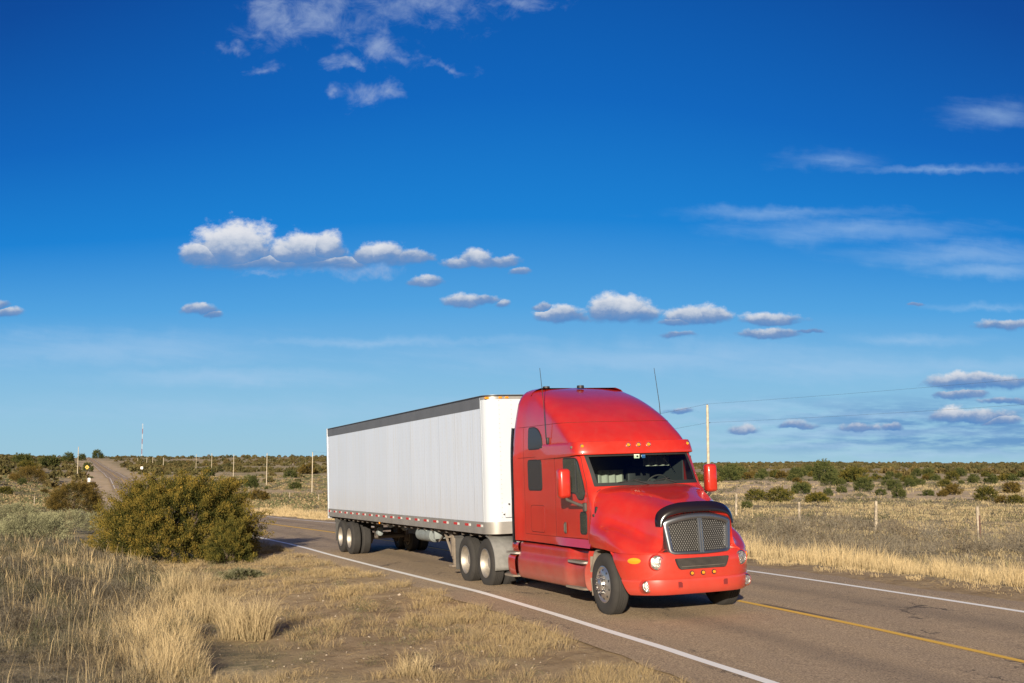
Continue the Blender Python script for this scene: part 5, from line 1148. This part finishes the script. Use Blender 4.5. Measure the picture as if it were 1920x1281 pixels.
# ---- grass and weeds
def blades(P, az, ln, h, w, C, rg, tipc=1.0):
    """bent blades: 5 vertices each"""
    n = len(P); d = np.stack([np.cos(az), np.sin(az), np.zeros(n)], -1); sa = rg.uniform(0, np.pi, n); s = np.stack([np.cos(sa), np.sin(sa), np.zeros(n)], -1) * (w / 2)[:, None]
    up = np.array([0, 0, 1.0]); m1 = P + d * (ln * h * .32)[:, None] + up * (h * .55)[:, None]; tp = P + d * (ln * h)[:, None] + up * (h * (1 - .28 * ln))[:, None]
    co = np.stack([P - s, P + s, m1 + s * .75, m1 - s * .75, tp], 1).reshape(-1, 3); i = np.arange(n) * 5
    f4 = np.stack([i, i + 1, i + 2, i + 3], -1); f3 = np.stack([i + 3, i + 2, i + 4], -1)
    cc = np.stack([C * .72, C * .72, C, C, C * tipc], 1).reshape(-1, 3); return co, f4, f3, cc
class Acc:
    def __init__(s): s.co, s.f4, s.f3, s.c, s.n = [], [], [], [], 0
    def add(s, co, f4, f3, c): 
        s.co.append(co); s.c.append(c); s.n += 0
        if f4 is not None: s.f4.append(f4 + s.n)
        if f3 is not None: s.f3.append(f3 + s.n)
        s.n += len(co)
    def make(s, name, m='straw'): return obj(name, arrmesh(name, np.concatenate(s.co), np.concatenate(s.f4) if s.f4 else None, np.concatenate(s.f3) if s.f3 else None, np.concatenate(s.c), M[m]))
GOLD = np.array([.52, .38, .195]); PALE = np.array([.68, .54, .32]); STRAW = np.array([.36, .27, .15]); GREY = np.array([.20, .175, .135]); OLIV = np.array([.17, .17, .085]); DKBR = np.array([.095, .074, .050]); SAGE = np.array([.33, .32, .185])
def tufts(X, Y, hh, nb, spread, rad, wid, C1, C2, rg, lean=.35):
    """grass tufts at X,Y"""
    n = len(X); Z = terr(X, Y); ti = np.repeat(np.arange(n), nb); N = len(ti); a = rg.uniform(0, 6.283, N); r = rad[ti] * np.sqrt(rg.random(N))
    P = np.stack([X[ti] + np.cos(a) * r, Y[ti] + np.sin(a) * r, Z[ti] - .02], -1); az = a + rg.normal(size=N) * .7
    h = hh[ti] * rg.uniform(.45, 1.1, N); ln = np.abs(rg.normal(size=N)) * lean + spread * r / np.maximum(rad[ti], .01) * .6; ln = np.minimum(ln, 1.6)
    k = rg.random(N)[:, None]; C = (C1[ti] * (1 - k) + C2[ti] * k) * rg.uniform(.75, 1.2, (N, 1)); w = wid[ti] * rg.uniform(.7, 1.3, N)
    return blades(P, az, ln, h, w, C, rg)
def twigs(X, Y, R_, H_, nb, wid, C, rg):
    """tangled weeds: crooked fine twigs filling low mounds"""
    n = len(X); Z = terr(X, Y); ti = np.repeat(np.arange(n), nb); N = len(ti); u = unit(rg.normal(size=(N, 3))); u[:, 2] = np.abs(u[:, 2]); r = rg.random(N) ** .5
    P = np.stack([X[ti] + u[:, 0] * r * R_[ti], Y[ti] + u[:, 1] * r * R_[ti], Z[ti] + u[:, 2] * r * H_[ti]], -1); D = unit(u * .8 + [0, 0, .5] + rg.normal(size=(N, 3)) * .7)
    L_ = (.20 + .25 * rg.random(N)) * H_[ti]; s = unit(np.cross(D, rg.normal(size=(N, 3)))) * (wid[ti] / 2)[:, None]; M1 = P + D * (L_ * .5)[:, None] + rg.normal(size=(N, 3)) * (L_ * .10)[:, None]; T = P + D * L_[:, None] + rg.normal(size=(N, 3)) * (L_ * .12)[:, None]
    co = np.stack([P - s, P + s, M1 + s, M1 - s, T], 1).reshape(-1, 3); i = np.arange(N) * 5; cc = np.repeat(C[ti] * rg.uniform(.6, 1.35, (N, 1)), 5, axis=0)
    return co, np.stack([i, i + 1, i + 2, i + 3], -1), np.stack([i + 3, i + 2, i + 4], -1), cc
rg = np.random.default_rng(404)
def scatter(n, y0, y1, p=1.0, t0=-.50, t1=.50):
    Y = (rg.random(n) * (y1 ** p - y0 ** p) + y0 ** p) ** (1 / p); X = rg.uniform(t0, t1, n) * Y; return X, Y, lat(X, Y)
def W_of(Y, b=.004): return np.maximum(b, Y * .00028)
# left: tall dry grass and weeds beyond the dirt verge
grass = Acc()
X, Y, l = scatter(26000, 9.5, 42, 1.9, -.56, .5); edge = (fbm(X * .45, Y * .45, 61) - .5) * 3.0; dens = fbm(X * .8, Y * .8, 8)
gold = fbm(X * .22 + 3, Y * .22, 14); px = X / Y * FPX + 960
goldw = np.clip(np.exp(-((px - 400) / 190) ** 2) * np.exp(-((Y - 20) / 8.5) ** 2) * 1.25 + (gold - .5) * 1.5 + .02, 0, 1)
k = (l < -9.0 + edge) & (dens > .36) & (rg.random(len(X)) < .07 + .75 * goldw ** 1.5); x_, y_, g_ = X[k], Y[k], goldw[k]
n = len(x_); hh = (.20 + .36 * g_) * rg.uniform(.6, 1.25, n); C1 = blend(np.tile(GREY, (n, 1)), np.tile(GOLD, (n, 1)), g_); C2 = blend(np.tile(STRAW, (n, 1)), np.tile(PALE, (n, 1)), g_)
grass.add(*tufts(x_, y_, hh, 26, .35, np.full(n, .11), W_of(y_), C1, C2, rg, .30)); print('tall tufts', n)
# single pale stalks standing above
k = (l < -9.3 + edge) & (rg.random(len(X)) < .10); x_, y_ = X[k], Y[k]; n = len(x_)
grass.add(*tufts(x_, y_, rg.uniform(.40, .80, n), 6, .35, np.full(n, .12), W_of(y_, .0045), np.tile(PALE, (n, 1)), np.tile(GOLD, (n, 1)), rg, .16))
# dirt verge: scattered low tufts, thicker beside the asphalt and near the camera
X, Y, l = scatter(44000, 9.5, 75, 1.5, -.45, .5); cl = fbm(X * .9, Y * .9, 91); c2 = fbm(X * .35, Y * .35, 15)
pr = np.where(l > -5.7, .9 * (c2 > .36), .34) * (cl > .47) + (Y < 15.5) * .45 * (cl > .40) * (l < -5.3)
k = (l < -4.15 + (cl - .5) * .4) & (l > -9.8) & (rg.random(len(X)) < pr); x_, y_ = X[k], Y[k]; n = len(x_); g_ = rg.random(n)
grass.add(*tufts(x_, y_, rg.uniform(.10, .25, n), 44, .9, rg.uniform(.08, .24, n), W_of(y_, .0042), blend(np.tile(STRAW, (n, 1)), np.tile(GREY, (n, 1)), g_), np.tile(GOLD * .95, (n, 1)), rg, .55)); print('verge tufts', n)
# right: golden band beside the far shoulder
X, Y, l = scatter(52000, 13, 120, 1.3, -.5, .6); wv = (fbm(X * .4, Y * .4, 33) - .5) * 2
k = (l > 4.25 + wv * .12) & (l < 9.2 + wv * 1.8) & (rg.random(len(X)) < np.where(l < 6.4, .95, .80) * np.clip((fbm(X * .7, Y * .7, 35) - .30) * 5, .1, 1)); x_, y_, l_ = X[k], Y[k], l[k]; n = len(x_)
hh = np.where(l_ < 5.6, .14, .44) * rg.uniform(.6, 1.3, n) * np.clip(.35 + fbm(x_ * .55, y_ * .55, 72) * 1.3, .5, 1.5) * (1 + .35 * (l_ > 6.3)) * np.where(x_ / y_ > .33, .72, 1.0); g_ = np.clip(.75 + (fbm(x_ * .5, y_ * .5, 71) - .5) * 2.2, 0, 1)
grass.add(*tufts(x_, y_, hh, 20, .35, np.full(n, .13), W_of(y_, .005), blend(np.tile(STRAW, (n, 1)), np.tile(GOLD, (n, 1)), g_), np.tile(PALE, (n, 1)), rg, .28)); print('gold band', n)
# paler grass out on the plain and down in the valley
X, Y, l = scatter(60000, 26, 210, 1.15, -.52, .56); c1 = fbm(X * .12, Y * .12, 19)
k = ((l > 9) | (l < -11)) & (Y > 26) & ((l > 0) | (Y > 38)) & (rg.random(len(X)) < np.clip((c1 - .34) * 3.2, .10, .85) * (1 - .93 * clearing(X, Y))); x_, y_ = X[k], Y[k]; n = len(x_); g_ = rg.random(n)
grass.add(*tufts(x_, y_, rg.uniform(.10, .30, n) * (1 + .003 * y_), 9, .7, rg.uniform(.12, .30, n) * (1 + .006 * y_), W_of(y_, .010) * 1.5, blend(np.tile(STRAW * .9, (n, 1)), np.tile(OLIV * 1.3, (n, 1)), g_ ** 2), np.tile(PALE * .85, (n, 1)), rg, .5)); print('plain', n)
# flattened dead litter on the dirt and between the tufts
X, Y, l = scatter(150000, 9.5, 46, 1.6, -.56, .6); cl = fbm(X * .7, Y * .7, 93)
k = (((l < -4.1) & (l > -12)) | ((l > 3.9) & (l < 9))) & (rg.random(len(X)) < np.clip((cl - .36) * 2.6, .06, .6)); x_, y_ = X[k], Y[k]; n = len(x_); g_ = rg.random((n, 1)); a_ = rg.uniform(0, 6.283, n)
P = np.stack([x_, y_, terr(x_, y_) + .008], -1); D = np.stack([np.cos(a_), np.sin(a_), rg.uniform(-.02, .25, n)], -1); s = np.stack([-np.sin(a_), np.cos(a_), rg.uniform(-.5, .5, n)], -1) * (W_of(y_, .0045) / 2)[:, None]; L_ = rg.uniform(.05, .20, n)[:, None]
co = np.stack([P - s, P + s, P + D * L_ * .5 + s, P + D * L_ * .5 - s, P + D * L_ + rg.normal(size=(n, 3)) * .008], 1).reshape(-1, 3); i = np.arange(n) * 5
grass.add(co, np.stack([i, i + 1, i + 2, i + 3], -1), np.stack([i + 3, i + 2, i + 4], -1), np.repeat(np.where(g_ > .45, GOLD * rg.uniform(.6, 1.1, (n, 1)), DKBR * rg.uniform(.6, 1.5, (n, 1))), 5, axis=0)); print('litter', n)
tag(grass.make('dry_grass'), kind='stuff')
weeds = Acc()
X, Y, l = scatter(15000, 9.5, 46, 1.8, -.56, .5); edge = (fbm(X * .45, Y * .45, 61) - .5) * 3.0; cc = fbm(X * .35, Y * .35, 44)
k = (l < -9.2 + edge) & (rg.random(len(X)) < np.clip((cc - .26) * 2.8, .15, .9)); x_, y_ = X[k], Y[k]; n = len(x_); g_ = rg.random((n, 1)); h_ = fbm(x_ * .6, y_ * .6, 2)[:, None]
weeds.add(*twigs(x_, y_, rg.uniform(.18, .42, n), rg.uniform(.16, .40, n), 95, W_of(y_, .0048), np.where(h_ > .5, DKBR * .8 * (1 - g_) + GREY * .9 * g_, OLIV * .6 * (1 - g_) + GREY * .8 * g_), rg)); print('weeds', n)
k = (l < -5.2) & (l > -9.5) & (rg.random(len(X)) < .20 * (cc > .42)); x_, y_ = X[k], Y[k]; n = len(x_); g_ = rg.random((n, 1))
weeds.add(*twigs(x_, y_, rg.uniform(.14, .38, n), rg.uniform(.06, .18, n), 80, W_of(y_, .004), DKBR * 1.3 * (1 - g_) + OLIV * .95 * g_, rg))
X, Y, l = scatter(16000, 15, 110, 1.3, -.3, .6); cc = fbm(X * .22, Y * .22, 48)
k = (l > 8.2) & (l < 24) & (rg.random(len(X)) < np.clip((cc - .42) * 4.5, .03, .9) * np.where(l > 17, .22, .6)); x_, y_ = X[k], Y[k]; n = len(x_); g_ = rg.random((n, 1))
weeds.add(*twigs(x_, y_, rg.uniform(.35, .85, n), rg.uniform(.30, .72, n), 100, W_of(y_, .006) * 1.2, (GREY * 1.2) * (1 - g_) + (DKBR * 1.5) * g_, rg)); print('brush', n)
X, Y, l = scatter(26000, 42, 250, 1.1, -.52, .56); cc = fbm(X * .05, Y * .05, 28)
k = ((l > 14) | (l < -12)) & (rg.random(len(X)) < np.clip((cc - .42) * 3.4, np.where(l < 0, .25, .05), .65) * (1 - .9 * clearing(X, Y))); x_, y_ = X[k], Y[k]; n = len(x_); g_ = rg.random((n, 1))
weeds.add(*twigs(x_, y_, rg.uniform(.25, .7, n), rg.uniform(.2, .5, n), 34, W_of(y_, .01) * 2.2, (OLIV * .62) * (1 - g_) + (GREY * .7) * g_, rg)); print('low scrub', n)
Y = rg.uniform(120, 480, 16000); t = rg.uniform(-.54, .05, 16000); X = t * Y; l = lat(X, Y); cc = fbm(X * .03, Y * .03, 29)
k = (np.abs(l) > 9) & (rg.random(len(X)) < np.clip((cc - .34) * 3, .1, .75)); x_, y_ = X[k], Y[k]; n = len(x_); g_ = rg.random((n, 1))
weeds.add(*twigs(x_, y_, rg.uniform(.5, 1.5, n), rg.uniform(.25, .7, n), 16, W_of(y_, .01) * 4.0, np.where(g_ > .55, STRAW * .9, OLIV * (.6 + g_))[:, :], rg)); print('far scrub', n)
tag(weeds.make('weeds'), kind='stuff')
# individual grass clumps and sage bushes one can point to
def clump(px, py, hpx, rpx, nb, label, c1=STRAW, c2=PALE, lean=.30, name='grass_clump'):
    x, y, z = at(px, py); a = Acc(); n = 16; ang = rg.uniform(0, 6.28, n); r = rpx / SC(y) * rg.random(n) ** .6
    a.add(*tufts(x + np.cos(ang) * r, y + np.sin(ang) * r, np.full(n, hpx / SC(y)) * rg.uniform(.5, 1.08, n), nb // n, .45, np.full(n, rpx / SC(y) * .32), np.full(n, .0055), np.tile(c1, (n, 1)), np.tile(c2, (n, 1)), rg, lean)); return tag(a.make(name), label, 'grass')
clump(470, 1195, 100, 46, 1500, 'tall brightest golden grass clump standing at the edge of the bare dirt')
clump(345, 1120, 80, 50, 1300, 'broad golden grass clump below the foot of the biggest bush'); clump(405, 1165, 74, 44, 900, 'golden grass clump just left of the tallest bright one')
clump(640, 1120, 26, 40, 500, 'low spreading straw tuft in the bare dirt between the bush and the road', STRAW, GOLD, .5); clump(780, 1262, 44, 30, 500, 'stiff straw tuft at the bottom edge of the photo, left of centre', STRAW, PALE, .35)
clump(345, 1265, 60, 40, 700, 'pale tuft at the bottom edge of the photo, below the tall golden clump', STRAW, PALE, .3)
SAGEP = (SAGE * .45, SAGE * .8, SAGE * 1.25)
for (px, py, w, h, lb) in [(60, 1020, 150, 62, 'large pale grey green sagebrush at the left edge'), (128, 1000, 120, 50, 'grey green sagebrush behind the dark fence stub'), (30, 975, 90, 34, 'smaller sagebrush further back at the left edge'), (235, 985, 80, 30, 'sagebrush at the left foot of the biggest bush')]:
    x, y, z = at(px, py); me = juniper_mesh('sagebrush', w / SC(y), h / SC(y), 260, 60, .075, .016, int(px), pal=SAGEP, tip=.5, lobes=7, low=-.3); o = obj('sagebrush', me); o.location = (x, y, z - .05); tag(o, lb, 'bush')
x, y, z = at(455, 1085); me = juniper_mesh('low_shrub', 1.2, .30, 120, 60, .05, .014, 8, pal=(OLIV * .4, OLIV * .9, GREY * 1.2), tip=.6, lobes=5); o = obj('low_shrub', me); o.location = (x, y, z - .03); tag(o, 'flat grey green weed patch in the dirt just below the biggest bush', 'weed')
# pebbles on the dirt verge
X, Y, l = scatter(5200, 10, 40, 1.6, -.35, .3); k = (l < -4.2) & (l > -9.5); X, Y = X[k], Y[k]; n = len(X); s = rg.lognormal(-4.6, .55, n); Z = terr(X, Y)
oct_ = np.array([[1, 0, 0], [-1, 0, 0], [0, 1, 0], [0, -1, 0], [0, 0, .7], [0, 0, -.7]]); tri = np.array([[0, 2, 4], [2, 1, 4], [1, 3, 4], [3, 0, 4], [2, 0, 5], [1, 2, 5], [3, 1, 5], [0, 3, 5]])
co = np.stack([X, Y, Z + s * .2], -1)[:, None] + oct_ * s[:, None, None] * rg.uniform(.6, 1.3, (n, 6, 1)); f = tri[None] + (np.arange(n) * 6)[:, None, None]
c = np.repeat(np.array([.34, .28, .22]) * rg.uniform(.6, 1.5, (n, 1)), 6, axis=0); tag(obj('gravel', arrmesh('gravel', co.reshape(-1, 3), None, f.reshape(-1, 3), c, M['straw'])), kind='stuff')

# ================================================================== POLES, WIRES, FENCES, SIGNS
M['wood'] = mat('weathered_pole_wood', (.46, .39, .29), .85, var=.2, vscale=3, bump=.3, bscale=12); M['wire'] = mat('dark_wire', (.03, .03, .03), .6); M['post'] = mat('grey_fence_wood', (.34, .28, .21), .9, var=.4, vscale=6, bump=.6, bscale=18)
M['rust'] = mat('rusty_steel', (.11, .06, .045), .85, var=.3, vscale=8); M['signw'] = mat('white_sign', (.75, .75, .73), .5); M['signy'] = mat('yellow_sign', (.72, .42, .03), .5); M['signk'] = mat('sign_black', (.015, .015, .015), .5)
M['mastr'] = mat('mast_red', (.32, .10, .08), .6); M['mastw'] = mat('mast_white', (.55, .56, .58), .6); M['insul'] = mat('dark_insulator', (.05, .05, .055), .4)
def pole(X, Y, Hh, r, label, z=None, group=None):
    zb = float(terr(X, Y)) if z is None else z; e = empty('utility_pole', (X, Y, zb)); tag(e, label, 'pole', group); p = B(); p.tube([(0, 0, -.3), (0, 0, Hh * .5), (0, 0, Hh)], [r, r * .85, r * .72], 12); p.build('pole', 'wood', e)
    i = B(); i.tube([(0, 0, Hh), (0, 0, Hh + .10)], [.05, .03], 8); i.build('insulator', 'insul', e); i = B(); i.tube([(r, 0, Hh - 1.9), (r + .12, 0, Hh - 1.88)], .035, 8); i.build('insulator', 'insul', e); return (X, Y, zb + Hh)
tops = []
def pole_at(px, top, Y, label, bottom=None, r=.15, group=None):
    X = (px - 960) / FPX * Y; zt = CAMZ + (871 - top) / FPX * Y; zb = float(terr(X, Y)); return pole(X, Y, zt - zb, r, label, group=group)
near = pole_at(1326, 760, 122, 'pale wooden utility pole rising behind the far mirror of the truck', r=.17)
labs = ['pole nearest the rear of the trailer', 'second pole left of the trailer', 'third pole left of the trailer', 'fourth pole left of the trailer', 'fifth pole left of the trailer, just right of the biggest bush']
chain_ = [near]
for (px, top, Y), lb in zip([(588, 848, 270), (503, 850, 335), (441, 852, 432), (400, 850, 525), (371, 852, 600)], labs): chain_.append(pole_at(px, top, Y, 'pale wooden utility ' + lb, r=.13))
pole_at(150.5, 838, 430, 'lone thin utility pole left of the distant road', r=.15)
for (px, top, Y), w_ in zip([(262, 859, 1000), (279, 857, 900), (290, 857, 880), (310, 858, 800)], ['leftmost', 'second from left', 'third from left', 'rightmost']): pole_at(px, top, Y, 'tiny distant pole, ' + w_ + ' of the four beneath the radio mast', r=.22, group='tiny distant poles beneath the mast')
nx_ = (near[0] + 62, near[1] - 86, near[2] + 3.4)          # next pole of the line stands outside the frame
def cable(a, b, sag, r, dz, label):
    p = [(a[0] * (1 - t) + b[0] * t, a[1] * (1 - t) + b[1] * t, a[2] * (1 - t) + b[2] * t + dz - sag * 4 * t * (1 - t)) for t in np.linspace(0, 1, 25)]; c = B(); c.tube(p, r, 5); o = c.build('power_cable', 'wire'); tag(o, label, 'cable'); return o
cable(near, nx_, .7, .0075, .10, 'upper cable running from the near pole to the right'); cable(near, nx_, .8, .0075, -1.88, 'lower cable running from the near pole to the right')
cable(near, chain_[1], 2.2, .010, .10, 'upper cable running from the near pole to the left behind the cab'); cable(near, chain_[1], 2.2, .010, -1.88, 'lower cable running from the near pole to the left behind the cab')
pole(nx_[0], nx_[1], nx_[2] - float(terr(nx_[0], nx_[1])), .16, 'utility pole of the roadside line standing beyond the right edge')
# radio mast on the horizon
Y = 1900; X = (269 - 960) / FPX * Y; zb = float(terr(X, Y)); Ht = CAMZ + (871 - 795) / FPX * Y - zb; e = empty('radio_mast', (X, Y, zb)); tag(e, 'very tall thin red and white radio mast on the left horizon', 'mast')
for k in range(7):
    s = B(); z0, z1 = Ht * k / 7, Ht * (k + 1) / 7; cr_ = [(.55 * math.cos(a), .55 * math.sin(a)) for a in (0, 2.09, 4.19)]
    for a in cr_: s.tube([(a[0], a[1], z0), (a[0], a[1], z1)], .16, 5)
    for j in range(4):
        za = z0 + (z1 - z0) * j / 4; zc = z0 + (z1 - z0) * (j + 1) / 4
        for a, b in zip(cr_, cr_[1:] + cr_[:1]): s.tube([(a[0], a[1], za), (b[0], b[1], zc)], .08, 4)
    s.build('mast_section', 'mastr' if k % 2 else 'mastw', e)
# barbed wire fence right of the road
fe = None; P_ = []
for Y, X in [(28, 20.4), (36, 19.0), (44, 17.65), (52, 16.25), (60.5, 14.95), (69, 13.3)]: P_.append((X, Y))
for Y in np.arange(78, 330, 9.0): P_.append((float(Xc(Y)) + 24.5 / .934, float(Y)))
fe = empty('wire_fence', (P_[0][0], P_[0][1], float(terr(*P_[0])))); tag(fe, 'barbed wire fence with wooden and rusty steel posts across the plain right of the road', 'fence')
o0 = Vector(fe.location); hts = []
for i, (X, Y) in enumerate(P_):
    z = float(terr(X, Y)); hgt_ = 1.28 if i != 4 else 1.05; b = Vector((X, Y, z)) - o0; lean = Vector((rng.normal() * .03, rng.normal() * .03, 0)); s = B()
    if i in (0, 2, 3, 4, 5) or i % 3 == 0: s.tube([b + Vector((0, 0, -.2)), b + Vector((0, 0, hgt_ * .5)) + lean * .5, b + Vector((0, 0, hgt_)) + lean], [.075, .07, .065], 9); s.build('post', 'post', fe, ang=50)
    else: s.box(b + Vector((0, 0, hgt_ / 2 - .1)), (.05, .03, hgt_)); s.build('post', 'rust', fe, smooth=False)
    if i == 2:
        s = B(); s.tube([b + Vector((0, -.10, -.1)), b + Vector((0, -.10, .95))], .03, 6); s.build('brace', 'rust', fe)
    hts.append(b)
for hz_ in (.35, .65, .92, 1.15):
    s = B(); pts = []
    for a, b in zip(hts, hts[1:]):
        for t in np.linspace(0, 1, 5, endpoint=False): pts.append(a.lerp(b, t) + Vector((.09, 0, hz_ - .05 * 4 * t * (1 - t))))
    s.tube(pts, .006, 4); s.build('wire', 'rust', fe)
# posts left
for (px, bt_, tp_, w, mm, lb) in [(103.5, 1008, 984, .10, 'rust', 'dark broken fence stub in the sagebrush on the left'), (64, 950, 931, .09, 'post', 'thin pale fence post in the field left of the round brown juniper')]:
    x, y, z = at(px, bt_); s = B(); h = (bt_ - tp_) / SC(y); s.box((0, 0, h / 2 - .05), (w, w, h + .1), .012); 
    if mm == 'rust': s.box((.12, .0, h / 2 - .1), (.06, .08, h * .8), .01)
    o = s.build('fence_post', mm); o.location = (x, y, z); tag(o, lb, 'post')
def sign(px, base, top, Y, label, build):
    X = (px - 960) / FPX * Y; zb = float(terr(X, Y)); e = empty('road_sign', (X, Y, zb)); tag(e, label, 'sign'); Ht = CAMZ + (871 - top) / FPX * Y - zb; s = B(); s.tube([(0, 0.03, -.3), (0, 0.03, Ht - .1)], .035, 6); s.build('post', 'rust', e); build(e, Ht); return e
def yel(e, H):
    s = B(); q = .52; s.prism(rpoly([(0, H - 2 * q), (q, H - q), (0, H), (-q, H - q)], .06), 'Y', -.012, .0); p = s.build('panel', 'signy', e, smooth=False)
    s = B(); z = H - q; s.prism([(-.28, z), (-.02, z + .24), (-.02, z + .09), (.26, z + .09), (.26, z - .09), (-.02, z - .09), (-.02, z - .24)], 'Y', -.020, -.013); s.build('arrow', 'signk', p, smooth=False)
def wht(e, H):
    for z0, z1 in ((H - .46, H), (H - .72, H - .50)):
        s = B(); s.prism(rpoly([(-.24, z0), (.24, z0), (.24, z1), (-.24, z1)], .03), 'Y', -.012, 0); p = s.build('panel', 'signw', e, smooth=False)
    s = B(); s.prism([(-.05, H - .38), (.05, H - .38), (.05, H - .1), (-.05, H - .1)], 'Y', -.02, -.013); s.build('marking', 'signk', p, smooth=False)
def wht2(e, H):
    s = B(); s.prism(rpoly([(-.45, H - .95), (.45, H - .95), (.45, H), (-.45, H)], .03), 'Y', -.012, 0); s.build('panel', 'signw', e, smooth=False)
sign(168, 890, 872, 270, 'yellow diamond warning sign with black arrow left of the distant road', yel); sign(172.5, 918, 896, 215, 'white sign of two small panels on the verge just above the brown green juniper', wht)
sign(270, 882, 875, 430, 'small square white sign right of the distant road', wht2)
